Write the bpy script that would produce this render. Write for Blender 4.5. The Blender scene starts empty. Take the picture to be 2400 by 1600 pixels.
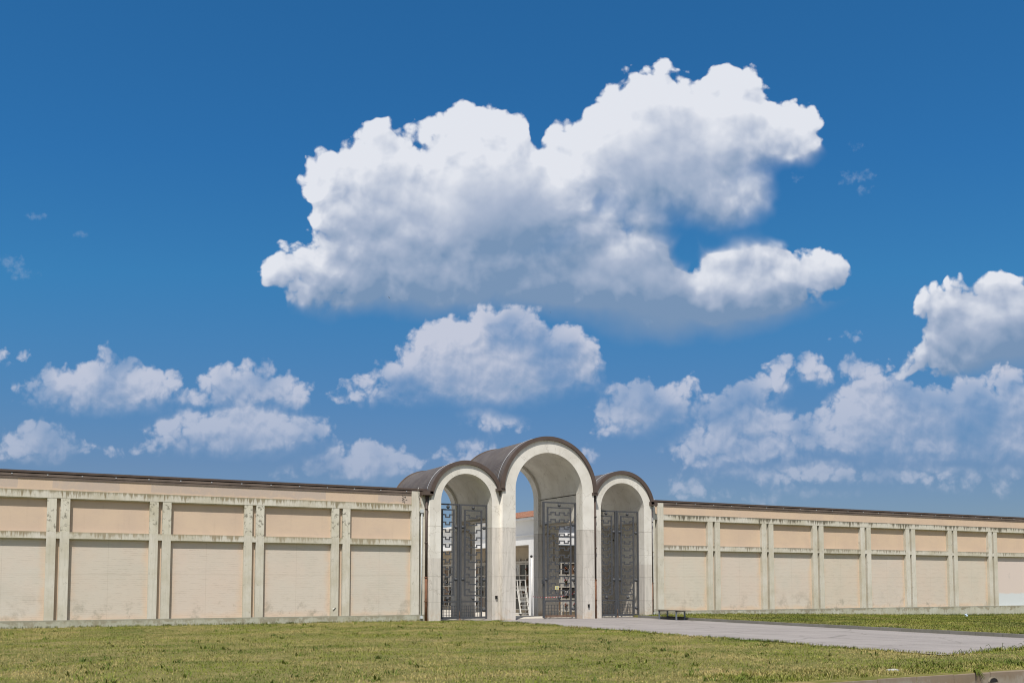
import bpy, bmesh, math, random
from mathutils import Vector, Matrix, noise as mnoise
R = math.radians
scene = bpy.context.scene

# ------------------------------------------------------------------ camera
YAW = 27.390
cam_data = bpy.data.cameras.new("camera")
cam = bpy.data.objects.new("camera", cam_data)
scene.collection.objects.link(cam)
cam_data.sensor_width = 36.0
cam_data.lens = 34.664
cam_data.shift_y = 0.17239
cam_data.clip_start = 0.1
cam_data.clip_end = 5000.0
cam.location = (0.0, 0.0, 1.7)
cam.rotation_euler = (R(90.0 + 3.794), 0.0, R(-YAW))
scene.camera = cam

scene.view_settings.view_transform = 'Standard'
scene.view_settings.look = 'None'
scene.view_settings.exposure = 0.0
scene.view_settings.gamma = 1.0
scene.cycles.use_denoising = True
scene.cycles.use_adaptive_sampling = True
scene.cycles.adaptive_threshold = 0.01
scene.cycles.filter_width = 1.1
scene.cycles.max_bounces = 8
scene.cycles.diffuse_bounces = 4

# ------------------------------------------------------------------ sun
SUN_TO = Vector((-0.66, -1.0, 1.88)).normalized()          # from the scene towards the sun
SUN_EL = math.asin(SUN_TO.z)
sun_data = bpy.data.lights.new("sun", 'SUN')
sun_data.energy = 4.7
sun_data.angle = R(0.53)
sun_data.color = (1.0, 0.94, 0.85)
sun = bpy.data.objects.new("sun", sun_data)
sun.rotation_euler = SUN_TO.to_track_quat('Z', 'Y').to_euler()
scene.collection.objects.link(sun)


# ------------------------------------------------------------------ node helper
class NT:
    def __init__(self, tree):
        self.t = tree

    def new(self, kind, **kw):
        n = self.t.nodes.new(kind)
        for k, v in kw.items():
            setattr(n, k, v)
        return n

    def put(self, sock, v):
        if v is None:
            return
        if isinstance(v, bpy.types.NodeSocket):
            self.t.links.new(v, sock)
        else:
            sock.default_value = v

    def math(self, op, a, b=None, c=None, clamp=False):
        n = self.new('ShaderNodeMath', operation=op, use_clamp=clamp)
        for i, v in enumerate((a, b, c)):
            if v is not None:
                self.put(n.inputs[i], v)
        return n.outputs[0]

    def vec(self, op, a, b=None, c=None):
        n = self.new('ShaderNodeVectorMath', operation=op)
        for i, v in enumerate((a, b, c)):
            if v is not None:
                self.put(n.inputs[i], v)
        return n.outputs['Value'] if op in ('DOT_PRODUCT', 'LENGTH', 'DISTANCE') else n.outputs['Vector']

    def smooth(self, x, lo, hi, a=0.0, b=1.0):
        n = self.new('ShaderNodeMapRange', interpolation_type='SMOOTHSTEP')
        for i, v in enumerate((x, lo, hi, a, b)):
            self.put(n.inputs[i], v)
        return n.outputs[0]

    def lin(self, x, lo, hi, a=0.0, b=1.0):
        n = self.new('ShaderNodeMapRange', clamp=True)
        for i, v in enumerate((x, lo, hi, a, b)):
            self.put(n.inputs[i], v)
        return n.outputs[0]

    def mix(self, f, a, b, blend='MIX'):
        n = self.new('ShaderNodeMix', data_type='RGBA', blend_type=blend)
        self.put(n.inputs[0], f)
        self.put(n.inputs[6], a)
        self.put(n.inputs[7], b)
        return n.outputs[2]

    def noise(self, vec, scale, detail=4.0, rough=0.55, dims='3D', color=False, dist=0.0):
        n = self.new('ShaderNodeTexNoise', noise_dimensions=dims)
        self.put(n.inputs['Vector'], vec)
        n.inputs['Scale'].default_value = scale
        n.inputs['Detail'].default_value = detail
        n.inputs['Roughness'].default_value = rough
        n.inputs['Distortion'].default_value = dist
        return n.outputs['Color'] if color else n.outputs['Fac']

    def voronoi(self, vec, scale, detail=0.0, rough=0.5, dims='3D', feature='F1', out='Distance', rnd=1.0):
        n = self.new('ShaderNodeTexVoronoi', voronoi_dimensions=dims, feature=feature)
        self.put(n.inputs['Vector'], vec)
        n.inputs['Scale'].default_value = scale
        n.inputs['Detail'].default_value = detail
        n.inputs['Roughness'].default_value = rough
        n.inputs['Randomness'].default_value = rnd
        if feature == 'SMOOTH_F1':
            n.inputs['Smoothness'].default_value = 0.35
        return n.outputs[out]

    def ramp(self, f, stops):
        n = self.new('ShaderNodeValToRGB')
        e = n.color_ramp.elements
        while len(e) < len(stops):
            e.new(0.5)
        for k, (p, c) in zip(e, stops):
            k.position = p
            k.color = c if len(c) == 4 else (*c, 1.0)
        self.put(n.inputs[0], f)
        return n.outputs[0]

    def sep(self, v):
        n = self.new('ShaderNodeSeparateXYZ')
        self.put(n.inputs[0], v)
        return n.outputs

    def comb(self, x, y, z):
        n = self.new('ShaderNodeCombineXYZ')
        for i, v in enumerate((x, y, z)):
            self.put(n.inputs[i], v)
        return n.outputs[0]


# ------------------------------------------------------------------ sky: Nishita air with fair-weather cumulus
# Cloud lobes: (bearing, height, half width, half height) as tangents in thousandths, the bearing
# measured from a line 27.39 degrees east of the wall's normal.  One unit = 1/2.316 rad at the centre.
HIGH = [(-488,977,43,59),(-463,950,55,55),(-386,977,104,90),(-399,1003,48,48),(-329,1060,52,48),(-254,1070,52,45),(-212,1043,43,52),(-296,964,138,104),(-366,884,132,76),(-295,884,180,111),(-167,1110,52,38),(-108,1103,76,48),(-56,1103,66,59),(-5,1090,62,52),(-121,1023,97,104),(-24,1023,104,97),(47,1030,52,55),(-88,897,208,159),(112,1030,55,69),(138,977,83,90),(203,1110,62,69),(249,1150,69,69),(255,1057,125,125),(308,1204,59,62),(370,1224,40,59),(353,1130,118,111),(438,1184,55,62),(510,1197,52,55),(555,1170,55,62),(600,1164,42,69),(651,1117,62,69),(696,1097,52,66),(715,1050,45,42),(508,1090,194,111),(605,1050,104,48),(352,1003,180,90),(467,917,97,62),(538,937,76,48),(590,950,42,52),(260,904,83,62),(202,845,104,76),(144,785,90,69),(318,884,76,104),(-516,772,76,52),(-557,740,59,48),(-442,746,97,55),(-268,779,242,104),(-255,720,291,76),(53,740,263,90),(-43,818,173,104),(298,740,173,111),(349,713,222,111),(536,759,83,62),(607,779,76,55),(742,766,52,35),(773,746,42,45),(715,726,76,62),(599,713,152,76),(438,648,187,55),(348,655,138,62),(361,609,62,28),(1167,621,213,123),(1155,553,213,67),(1061,527,146,40),(998,501,101,29),(1212,706,67,45),(1154,685,95,56),(1065,669,90,51),(1205,674,79,62),(1105,611,123,73),(1198,600,101,79),(1023,643,39,45),(1011,590,25,20),(1113,537,157,43),(1008,506,79,28),(568,746,145,83),(670,740,104,69),(754,740,66,66),(438,642,228,66),(348,622,159,59),(474,937,104,76),(-335,1030,118,83),(-102,1090,118,76),(670,1090,97,90),(353,1190,83,76),(529,1184,104,69),(-474,746,118,66),(-383,687,208,55),(506,911,121,76),(571,937,76,69),(-179,878,228,132),(-11,911,228,166),(352,1030,291,152),(476,1090,208,118),(-139,733,360,104),(214,733,332,118),(470,694,305,104),(567,713,222,76)]
HOLE = [(422,802,29,33),(472,817,32,15),(67,1098,15,21)]
LOW = [(-203,569,51,62),(-120,569,112,76),(-48,611,84,62),(15,616,67,56),(46,558,101,73),(139,558,67,67),(170,527,51,62),(-79,506,258,79),(25,495,213,62),(-337,464,73,34),(-244,495,101,56),(-388,438,56,20),(-182,448,258,34),(-972,532,31,43),(-933,506,45,45),(-937,464,90,56),(-1040,474,101,45),(-1093,490,45,31),(-1133,459,67,25),(-864,464,79,39),(-849,474,22,22),(-803,474,36,39),(-988,433,191,34),(-694,495,51,36),(-637,490,67,39),(-596,495,45,34),(-750,443,84,28),(-699,464,67,39),(-554,469,51,43),(-606,453,51,39),(-513,443,51,39),(-718,375,101,43),(-636,401,79,43),(-810,365,51,39),(-800,339,90,31),(-553,360,67,51),(-594,349,157,51),(-455,360,37,28),(-676,323,213,31),(-840,329,56,20),(-1135,365,51,31),(-1099,365,34,25),(-1119,339,67,39),(-1181,344,31,16),(-1056,318,62,25),(-1128,303,123,25),(-408,303,51,36),(-336,303,51,45),(-279,297,39,39),(-448,277,56,34),(-346,272,135,28),(-530,254,39,22),(-68,391,67,31),(-27,375,67,28),(-89,323,79,28),(-119,297,90,28),(189,308,34,25),(283,448,62,39),(232,453,34,22),(242,412,62,39),(423,464,27,36),(376,448,67,36),(335,422,90,51),(231,375,51,34),(293,375,67,34),(480,453,45,13),(646,516,51,36),(703,516,51,36),(739,490,39,31),(614,474,67,45),(562,443,79,51),(500,417,67,45),(479,380,79,45),(447,349,62,34),(561,380,101,51),(633,365,67,45),(812,511,45,34),(843,506,45,31),(894,506,28,20),(862,464,84,51),(810,422,79,51),(923,422,123,62),(705,375,73,34),(870,375,135,56),(1006,422,101,56),(1089,453,79,45),(1173,485,56,45),(1056,380,135,45),(1192,422,67,67),(767,339,258,39),(436,287,84,28),(529,297,79,25),(581,308,45,28),(410,225,51,31),(456,210,39,22),(621,261,56,22),(683,261,67,25),(724,277,67,20),(858,287,67,22),(951,297,90,25),(1054,303,101,22),(1052,235,101,25),(1181,261,45,28),(1144,225,45,25),(589,194,67,16),(806,256,56,20),(641,215,224,16),(803,585,43,18),(-1188,546,47,22),(-1208,532,34,22),(504,334,112,47),(871,391,157,73),(1036,386,202,73),(1158,339,135,67),(314,422,101,67),(-615,365,191,62),(-947,469,168,62),(-1119,334,101,47),(-325,285,123,51),(-48,506,269,95),(-968,464,213,56),(-656,365,213,56),(-627,464,157,51),(335,417,135,56),(571,375,146,51),(943,386,247,67),(1109,401,180,79),(952,339,427,51),(540,318,191,45),(-346,282,146,45),(-1108,329,107,43),(796,256,404,34),(-902,313,314,13)]
WISP = [(812,973,29,18),(859,973,29,18),(853,941,22,16),(824,1048,22,9),(-982,676,22,18),(-999,664,31,11),(-1195,764,51,22),(-1173,743,45,20),(-1141,880,36,11),(-1041,834,34,11),(686,973,16,11)]
CLOUD_B = (0.76, 0.785, 0.85); CLOUD_M = (0.40, 0.47, 0.61); CLOUD_D = (0.19, 0.295, 0.46)
LOW_B = (0.57, 0.60, 0.71); LOW_M = (0.36, 0.435, 0.59); LOW_D = (0.21, 0.33, 0.51)
FILL_CLOUD = (0.70, 0.70, 0.72)  # unseen cloud outside the view, added to keep the fill light neutral
LAWN_N = 420000


def field_group(name, lobes, holes, warp, warp_scale, billow, billow_scale, grit, grit_scale, join):
    """P -> height of the cloud mass above its outline (with and without billows)."""
    g = bpy.data.node_groups.new(name, 'ShaderNodeTree')
    g.interface.new_socket('P', in_out='INPUT', socket_type='NodeSocketVector')
    g.interface.new_socket('Height', in_out='OUTPUT', socket_type='NodeSocketFloat')
    g.interface.new_socket('Form', in_out='OUTPUT', socket_type='NodeSocketFloat')
    g.interface.new_socket('Mass', in_out='OUTPUT', socket_type='NodeSocketFloat')
    n = NT(g)
    P = n.new('NodeGroupInput').outputs[0]
    out = n.new('NodeGroupOutput')
    w = n.noise(P, warp_scale, 3.0, 0.55, '2D', color=True)
    Pw = n.vec('MULTIPLY_ADD', n.vec('SUBTRACT', w, (0.5, 0.5, 0.5)), (warp, warp, 0.0), P)

    def union(items, k):
        acc = None
        for (x, y, rx, ry) in items:
            x, y, rx, ry = x / 1000, y / 1000, rx / 1000, ry / 1000
            q = n.vec('MULTIPLY_ADD', Pw, (1 / rx, 1 / ry, 0.0), (-x / rx, -y / ry, 0.0))
            r = min(rx, ry) * 0.9
            h = n.math('MULTIPLY_ADD', n.vec('DOT_PRODUCT', q, q), -r, r)
            acc = h if acc is None else n.math('SMOOTH_MAX', acc, h, k)
        return acc
    mass = union(lobes, join)
    if holes:
        hole = union(holes, 0.01)
        mass = n.math('SMOOTH_MIN', mass, n.math('MULTIPLY', hole, -1.1), 0.045)
    b = n.voronoi(Pw, billow_scale, 2.6, 0.50, '2D', 'SMOOTH_F1')
    f = n.noise(P, grit_scale, 5.0, 0.62, '2D')
    h = n.math('MULTIPLY_ADD', b, -billow, n.math('ADD', mass, billow * 0.55))
    g.links.new(n.math('ADD', h, n.math('MULTIPLY_ADD', f, grit, -0.5 * grit)), out.inputs[0])
    g.links.new(h, out.inputs[1])
    g.links.new(mass, out.inputs[2])
    return g


world = bpy.data.worlds.new("World")
scene.world = world
world.use_nodes = True
world.cycles.sampling_method = 'MANUAL'
world.cycles.sample_map_resolution = 512
wt = world.node_tree
wt.nodes.clear()
W = NT(wt)
SKY_STRENGTH = 0.10
sky = W.new('ShaderNodeTexSky', sky_type='NISHITA', sun_disc=False)
sky.sun_elevation = SUN_EL
sky.sun_rotation = math.atan2(SUN_TO.x, SUN_TO.y)
sky.air_density = 1.0
sky.dust_density = 0.6
sky.ozone_density = 2.0
gen = W.new('ShaderNodeTexCoord').outputs['Generated']
rt = (math.cos(R(YAW)), -math.sin(R(YAW)), 0.0)
fw = (math.sin(R(YAW)), math.cos(R(YAW)), 0.0)
ahead = W.vec('DOT_PRODUCT', gen, fw)
up_ = W.sep(gen)[2]
inv = W.math('DIVIDE', 2.316, W.math('MAXIMUM', ahead, 0.05))
P = W.comb(W.math('MULTIPLY', W.vec('DOT_PRODUCT', gen, rt), inv), W.math('MULTIPLY', up_, inv), 0.0)
pv = W.sep(P)[1]

S = 1.0 / SKY_STRENGTH
def lit(r, g, b):
    """a radiance as the camera sees it, before the background strength"""
    return (r * S, g * S, b * S, 1.0)

# air: deep polarised blue overhead, paler and greyer towards the horizon
tint = W.ramp(W.math('DIVIDE', pv, 1.4), [(0.05, (0.415, 0.490, 0.665)), (0.20, (0.385, 0.500, 0.70)), (0.30, (0.335, 0.565, 0.785)),
                                          (0.53, (0.250, 0.745, 1.01)), (0.75, (0.215, 0.745, 1.10)), (1.0, (0.215, 0.77, 1.13))])
air = W.vec('MULTIPLY', sky.outputs[0], tint)

G_high = field_group('cloud_field_high', HIGH, HOLE, 0.055, 7.0, 0.062, 13.0, 0.022, 34.0, 0.060)
G_low = field_group('cloud_field_low', LOW, [], 0.036, 13.0, 0.032, 26.0, 0.018, 60.0, 0.030)
G_wisp = field_group('cloud_field_wisp', WISP, [], 0.05, 14.0, 0.01, 40.0, 0.05, 45.0, 0.01)
SUNWARD = Vector((-0.42, 0.90, 0.0)).normalized()


def cloud(base, group, d1, d2, k_near, k_far, k_occ, k_base, soft_lit, soft_dark, bright, mid, dark, fade, vary, vary_amt, low_=None, veil=0.0):
    """one layer of cumulus over `base`: lit on the sides turned to the sun, shaded where more cloud stands sunward"""
    def ev(off):
        gn = W.new('ShaderNodeGroup', node_tree=group)
        W.put(gn.inputs[0], P if off == 0 else W.vec('ADD', P, tuple(SUNWARD * off)))
        return gn.outputs
    e0, e1, e2 = ev(0), ev(d1), ev(d2)
    drift = W.noise(P, vary, 2.0, 0.5, '2D')
    inside = W.math('MAXIMUM', e0[2], 0.0)
    near = W.math('MULTIPLY', W.math('SUBTRACT', e0[1], e1[1]), k_near / d1)
    near = W.math('MULTIPLY', near, W.smooth(inside, 0.18, 0.0, 0.14, 1.0))
    occ = W.math('SUBTRACT', 1.0, W.math('POWER', 2.718, W.math('MULTIPLY', W.math('MAXIMUM', e2[2], 0.0), -k_far)))
    light = W.math('SUBTRACT', W.math('ADD', near, W.math('MULTIPLY_ADD', drift, vary_amt, 1.0 - 0.5 * vary_amt)), W.math('MULTIPLY', occ, k_occ))
    if low_ is not None:
        light = W.math('SUBTRACT', light, W.math('MULTIPLY', low_, k_base))
    light = W.math('MAXIMUM', W.math('MINIMUM', light, 1.0), 0.0)
    under = W.smooth(W.math('SUBTRACT', e2[2], e0[2]), -0.01, 0.06)
    h = W.math('ADD', W.math('MULTIPLY', e0[0], W.math('SUBTRACT', 1.0, under)), W.math('MULTIPLY', W.math('ADD', e0[2], 0.016), under))
    soft = W.math('MULTIPLY_ADD', under, soft_dark - soft_lit, soft_lit)
    a = W.smooth(h, 0.0, soft)
    a = W.math('MULTIPLY', a, fade)
    if veil:
        a = W.math('MULTIPLY', a, W.smooth(drift, 0.25, 0.55, veil, 1.0))
    col = W.ramp(light, [(0.0, lit(*dark)), (0.5, lit(*mid)), (1.0, lit(*bright))])
    return W.mix(a, base, col)


B = CLOUD_B; M_ = CLOUD_M; K = CLOUD_D
sky_high = cloud(air, G_high, 0.034, 0.12, 0.30, 8.0, 0.84, 0.60, 0.018, 0.110, B, M_, K, 1.0, 4.2, 0.62, W.smooth(pv, 0.98, 0.58))
gw = W.new('ShaderNodeGroup', node_tree=G_wisp)
W.put(gw.inputs[0], P)
sky_high_w = W.mix(W.math('MULTIPLY', W.smooth(gw.outputs[0], 0.0, 0.03), 0.35), sky_high, lit(0.36, 0.46, 0.62))
fade = W.lin(pv, 0.10, 0.55, 0.30, 0.95)
def low_over(b):
    return cloud(b, G_low, 0.014, 0.050, 0.22, 12.0, 0.80, 0.0, 0.026, 0.090, LOW_B, LOW_M, LOW_D, fade, 6.0, 0.75, None, 0.35)
sky_mid = low_over(sky_high)
sky_low = low_over(air)

# unseen rest of the sky: untinted air, bright cumulus added as neutral fill light
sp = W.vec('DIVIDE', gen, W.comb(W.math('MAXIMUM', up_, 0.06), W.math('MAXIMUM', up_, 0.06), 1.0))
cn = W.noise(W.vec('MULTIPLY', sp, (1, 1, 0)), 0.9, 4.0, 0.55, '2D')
sky_rest = W.mix(W.math('MULTIPLY', W.smooth(cn, 0.48, 0.60), W.lin(up_, 0.0, 0.12)), sky.outputs[0], lit(*FILL_CLOUD))


def bg(c):
    n = W.new('ShaderNodeBackground')
    W.put(n.inputs[0], c)
    n.inputs[1].default_value = SKY_STRENGTH
    return n.outputs[0]


def mixs(f, a, b):
    n = W.new('ShaderNodeMixShader')
    W.put(n.inputs[0], f)
    W.put(n.inputs[1], a)
    W.put(n.inputs[2], b)
    return n.outputs[0]


upper = mixs(W.math('GREATER_THAN', pv, 0.70), bg(sky_mid), bg(sky_high_w))
front = mixs(W.math('LESS_THAN', pv, 0.43), upper, bg(sky_low))
pu = W.sep(P)[0]
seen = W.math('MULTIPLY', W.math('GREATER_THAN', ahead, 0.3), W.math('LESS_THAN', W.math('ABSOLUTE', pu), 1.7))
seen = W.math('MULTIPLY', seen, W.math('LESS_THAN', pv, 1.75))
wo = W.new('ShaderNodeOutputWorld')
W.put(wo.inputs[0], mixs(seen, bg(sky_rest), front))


# ================================================================== materials
def material(name):
    m = bpy.data.materials.new(name)
    m.use_nodes = True
    t = m.node_tree
    t.nodes.clear()
    n = NT(t)
    out = n.new('ShaderNodeOutputMaterial')
    b = n.new('ShaderNodeBsdfPrincipled')
    t.links.new(b.outputs[0], out.inputs[0])
    b.inputs['Specular IOR Level'].default_value = 0.3
    n.b = b
    n.m = m
    n.co = n.new('ShaderNodeTexCoord').outputs['Object']
    return n


def finish(n, col, rough=0.85, bump=None, strength=0.3, dist=0.02, metal=0.0):
    n.put(n.b.inputs['Base Color'], (*col, 1.0) if isinstance(col, tuple) and len(col) == 3 else col)
    n.put(n.b.inputs['Roughness'], rough)
    n.b.inputs['Metallic'].default_value = metal
    if bump is not None:
        k = n.new('ShaderNodeBump')
        k.inputs['Strength'].default_value = strength
        k.inputs['Distance'].default_value = dist
        n.put(k.inputs['Height'], bump)
        n.t.links.new(k.outputs[0], n.b.inputs['Normal'])
    return n.m


def c4(*c):
    return (*c, 1.0)


def scaled(n, sx, sy, sz):
    return n.vec('MULTIPLY', n.co, (sx, sy, sz))


def concrete(name, base, top=None, length=0.3, dark=(0.10, 0.10, 0.075), amount=1.0, seed=0.0, worn=0.35, thr=0.58, sx=9.0, sz=0.8):
    """board-marked grey-green concrete; water streaks run down from height `top`"""
    n = material(name)
    co = n.vec('ADD', n.co, (seed, seed * 1.7, 0.0))
    n.co = co
    broad = n.noise(co, 0.9, 4, 0.6)
    fine = n.noise(n.vec('MULTIPLY', co, (14, 14, 1.3)), 1.0, 4, 0.6)
    col = n.mix(n.smooth(broad, 0.35, 0.70), c4(*[x * 1.06 for x in base]), c4(base[0] * 0.86, base[1] * 0.84, base[2] * 0.76))
    col = n.mix(n.smooth(fine, 0.42, 0.75, 0.0, 0.40), col, c4(base[0] * 0.62, base[1] * 0.63, base[2] * 0.58))
    blot = n.noise(co, 5.0, 5, 0.68)
    col = n.mix(n.math('MULTIPLY', n.smooth(blot, thr, thr + 0.10), worn), col, c4(0.17, 0.16, 0.13))
    if top is not None:
        z = n.sep(n.co)[2]
        depth = n.math('DIVIDE', n.math('SUBTRACT', top, z), length)
        st = n.noise(n.vec('MULTIPLY', co, (sx, sx, sz)), 1.0, 6, 0.72)
        st2 = n.noise(n.vec('MULTIPLY', co, (0.8, 0.8, 0.2)), 1.0, 5, 0.65)
        reach = n.math('MULTIPLY', n.smooth(st, 0.32, 0.72), n.smooth(st2, 0.30, 0.66, 0.10, 1.55))
        k = n.math('MULTIPLY', n.smooth(n.math('SUBTRACT', n.math('MULTIPLY', reach, 1.3), depth), -0.25, 0.50), amount, clamp=True)
        tone = n.mix(n.noise(co, 2.3, 3, 0.6), c4(*dark), c4(dark[0] * 2.1, dark[1] * 1.6, dark[2] * 1.1))
        col = n.mix(k, col, tone)
        lip = n.math('MULTIPLY', n.smooth(depth, 0.30, 0.12), n.smooth(n.noise(co, 1.4, 4, 0.6), 0.30, 0.62, 0.25, 0.85))
        col = n.mix(n.math('MULTIPLY', lip, amount), col, c4(dark[0] * 2.2, dark[1] * 2.2, dark[2] * 2.4))
    own = n.new('ShaderNodeObjectInfo').outputs['Random']
    col = n.mix(n.math('MULTIPLY', own, 0.30), col, c4(base[0] * 0.72, base[1] * 0.70, base[2] * 0.60))
    return finish(n, col, 0.9, fine, 0.25, 0.01)


def peach(name, base=(0.62, 0.485, 0.365), patch=0.0):
    n = material(name)
    a = n.noise(n.co, 0.7, 4, 0.55)
    col = n.mix(n.smooth(a, 0.3, 0.7), c4(*base), c4(base[0] * 0.90, base[1] * 0.90, base[2] * 0.94))
    drip = n.noise(scaled(n, 7, 7, 0.5), 1.0, 4, 0.6)
    col = n.mix(n.smooth(drip, 0.55, 0.8, 0.0, 0.25), col, c4(base[0] * 0.72, base[1] * 0.70, base[2] * 0.70))
    if patch:
        x, y, z = n.sep(n.co)
        jag = n.math('MULTIPLY_ADD', n.noise(n.co, 2.4, 3, 0.5), 0.10, 0.0)
        cell = n.math('FLOOR', n.math('ADD', n.math('MULTIPLY', x, 0.83), jag))
        wn = n.new('ShaderNodeTexWhiteNoise', noise_dimensions='1D')
        n.put(wn.inputs['W'], cell)
        on = n.math('GREATER_THAN', wn.outputs[0], 0.42)
        zt = n.math('ADD', z, n.math('MULTIPLY', n.noise(n.co, 1.9, 5, 0.65), 0.34))
        on = n.math('MULTIPLY', on, n.smooth(zt, 5.50, 5.56))
        on = n.math('MULTIPLY', on, n.smooth(n.noise(n.co, 4.0, 5, 0.65), 0.30, 0.50, 0.45, 1.0))
        col = n.mix(n.math('MULTIPLY', on, patch * 0.9), col, c4(0.44, 0.375, 0.335))
    own = n.new('ShaderNodeObjectInfo').outputs['Random']
    col = n.mix(n.math('MULTIPLY', own, 0.35), col, c4(base[0] * 0.90, base[1] * 0.92, base[2] * 0.97))
    wash = n.noise(n.vec('MULTIPLY', n.vec('ADD', n.co, n.comb(n.math('MULTIPLY', own, 50.0), 0.0, 0.0)), (1.3, 1.3, 2.2)), 1.0, 5, 0.62)
    col = n.mix(n.smooth(wash, 0.50, 0.74, 0.0, 0.5), col, c4(base[0] * 0.84, base[1] * 0.86, base[2] * 0.92))
    speck = n.noise(n.co, 30, 3, 0.6)
    col = n.mix(n.smooth(speck, 0.66, 0.78, 0.0, 0.35), col, c4(0.32, 0.25, 0.18))
    return finish(n, col, 0.92, n.noise(n.co, 25, 4, 0.6), 0.2, 0.01)


def bricked(name, base, edge, seed):
    """thin-coated brickwork: faint courses, weather-worn in the middle, the old peach coat left at the edges"""
    n = material(name)
    uv = n.new('ShaderNodeTexCoord').outputs['UV']          # 0..1 across the panel
    u, v, _ = n.sep(uv)
    co = n.vec('ADD', n.co, (seed, 0.0, 0.0))
    z = n.sep(n.co)[2]
    own = n.new('ShaderNodeObjectInfo').outputs['Random']
    co = n.vec('ADD', co, n.comb(n.math('MULTIPLY', own, 90.0), 0.0, n.math('MULTIPLY', own, 40.0)))
    wob = n.noise(co, 2.2, 4, 0.6)
    du = n.math('MINIMUM', u, n.math('SUBTRACT', 1.0, u))
    dv = n.math('MULTIPLY', v, 1.2)
    de = n.math('MINIMUM', du, dv)
    worn = n.smooth(n.math('ADD', de, n.math('MULTIPLY_ADD', wob, 0.14, -0.07)), 0.005, 0.11)
    col = n.mix(worn, c4(*edge), c4(*base))
    col = n.mix(n.smooth(n.noise(co, 0.8, 3, 0.55), 0.35, 0.7, 0.0, 0.35), col, c4(base[0] * 1.06, base[1] * 0.94, base[2] * 0.90))
    cloudy = n.noise(co, 0.55, 4, 0.62)
    col = n.mix(n.smooth(cloudy, 0.45, 0.70, 0.0, 0.6), col, c4(base[0] * 0.90, base[1] * 0.93, base[2] * 0.93))
    col = n.mix(n.math('MULTIPLY', own, 0.22), col, c4(base[0] * 1.02, base[1] * 0.88, base[2] * 0.80))
    # courses
    row = n.math('FRACT', n.math('MULTIPLY', z, 12.5))
    line = n.math('LESS_THAN', n.math('ABSOLUTE', n.math('SUBTRACT', row, 0.5)), 0.16)
    dash = n.smooth(n.noise(n.vec('MULTIPLY', co, (2.6, 2.6, 12.5)), 1.0, 3, 0.65), 0.44, 0.66)
    col = n.mix(n.math('MULTIPLY', n.math('MULTIPLY', line, dash), n.math('MULTIPLY_ADD', own, 0.18, 0.08)), col, c4(base[0] * 0.55, base[1] * 0.50, base[2] * 0.46))
    # the day joints of the rendering: one upright, one level
    jx = n.math('LESS_THAN', n.math('ABSOLUTE', n.math('SUBTRACT', u, 0.49)), 0.0035)
    jz = n.math('LESS_THAN', n.math('ABSOLUTE', n.math('SUBTRACT', v, 0.565)), 0.004)
    col = n.mix(n.math('MULTIPLY', n.math('MAXIMUM', jx, jz), 0.25), col, c4(base[0] * 0.62, base[1] * 0.58, base[2] * 0.52))
    # mould and rust spots low down
    low = n.smooth(v, 0.45, 0.0)
    mould = n.math('MULTIPLY', n.smooth(n.noise(co, 1.6, 5, 0.7), n.math('MULTIPLY_ADD', own, 0.12, 0.44), 0.70), low)
    col = n.mix(n.math('MULTIPLY', mould, 0.6), col, c4(0.25, 0.24, 0.19))
    spot = n.math('MULTIPLY', n.smooth(n.noise(co, 7.0, 4, 0.65), 0.66, 0.75), low)
    col = n.mix(n.math('MULTIPLY', spot, 0.75), col, c4(0.30, 0.17, 0.12))
    fleck = n.smooth(n.noise(co, 9.0, 4, 0.7), 0.70, 0.80)
    col = n.mix(n.math('MULTIPLY', fleck, 0.5), col, c4(0.20, 0.18, 0.15))
    return finish(n, col, 0.92, n.math('MULTIPLY', line, dash), 0.25, 0.01)


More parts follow.
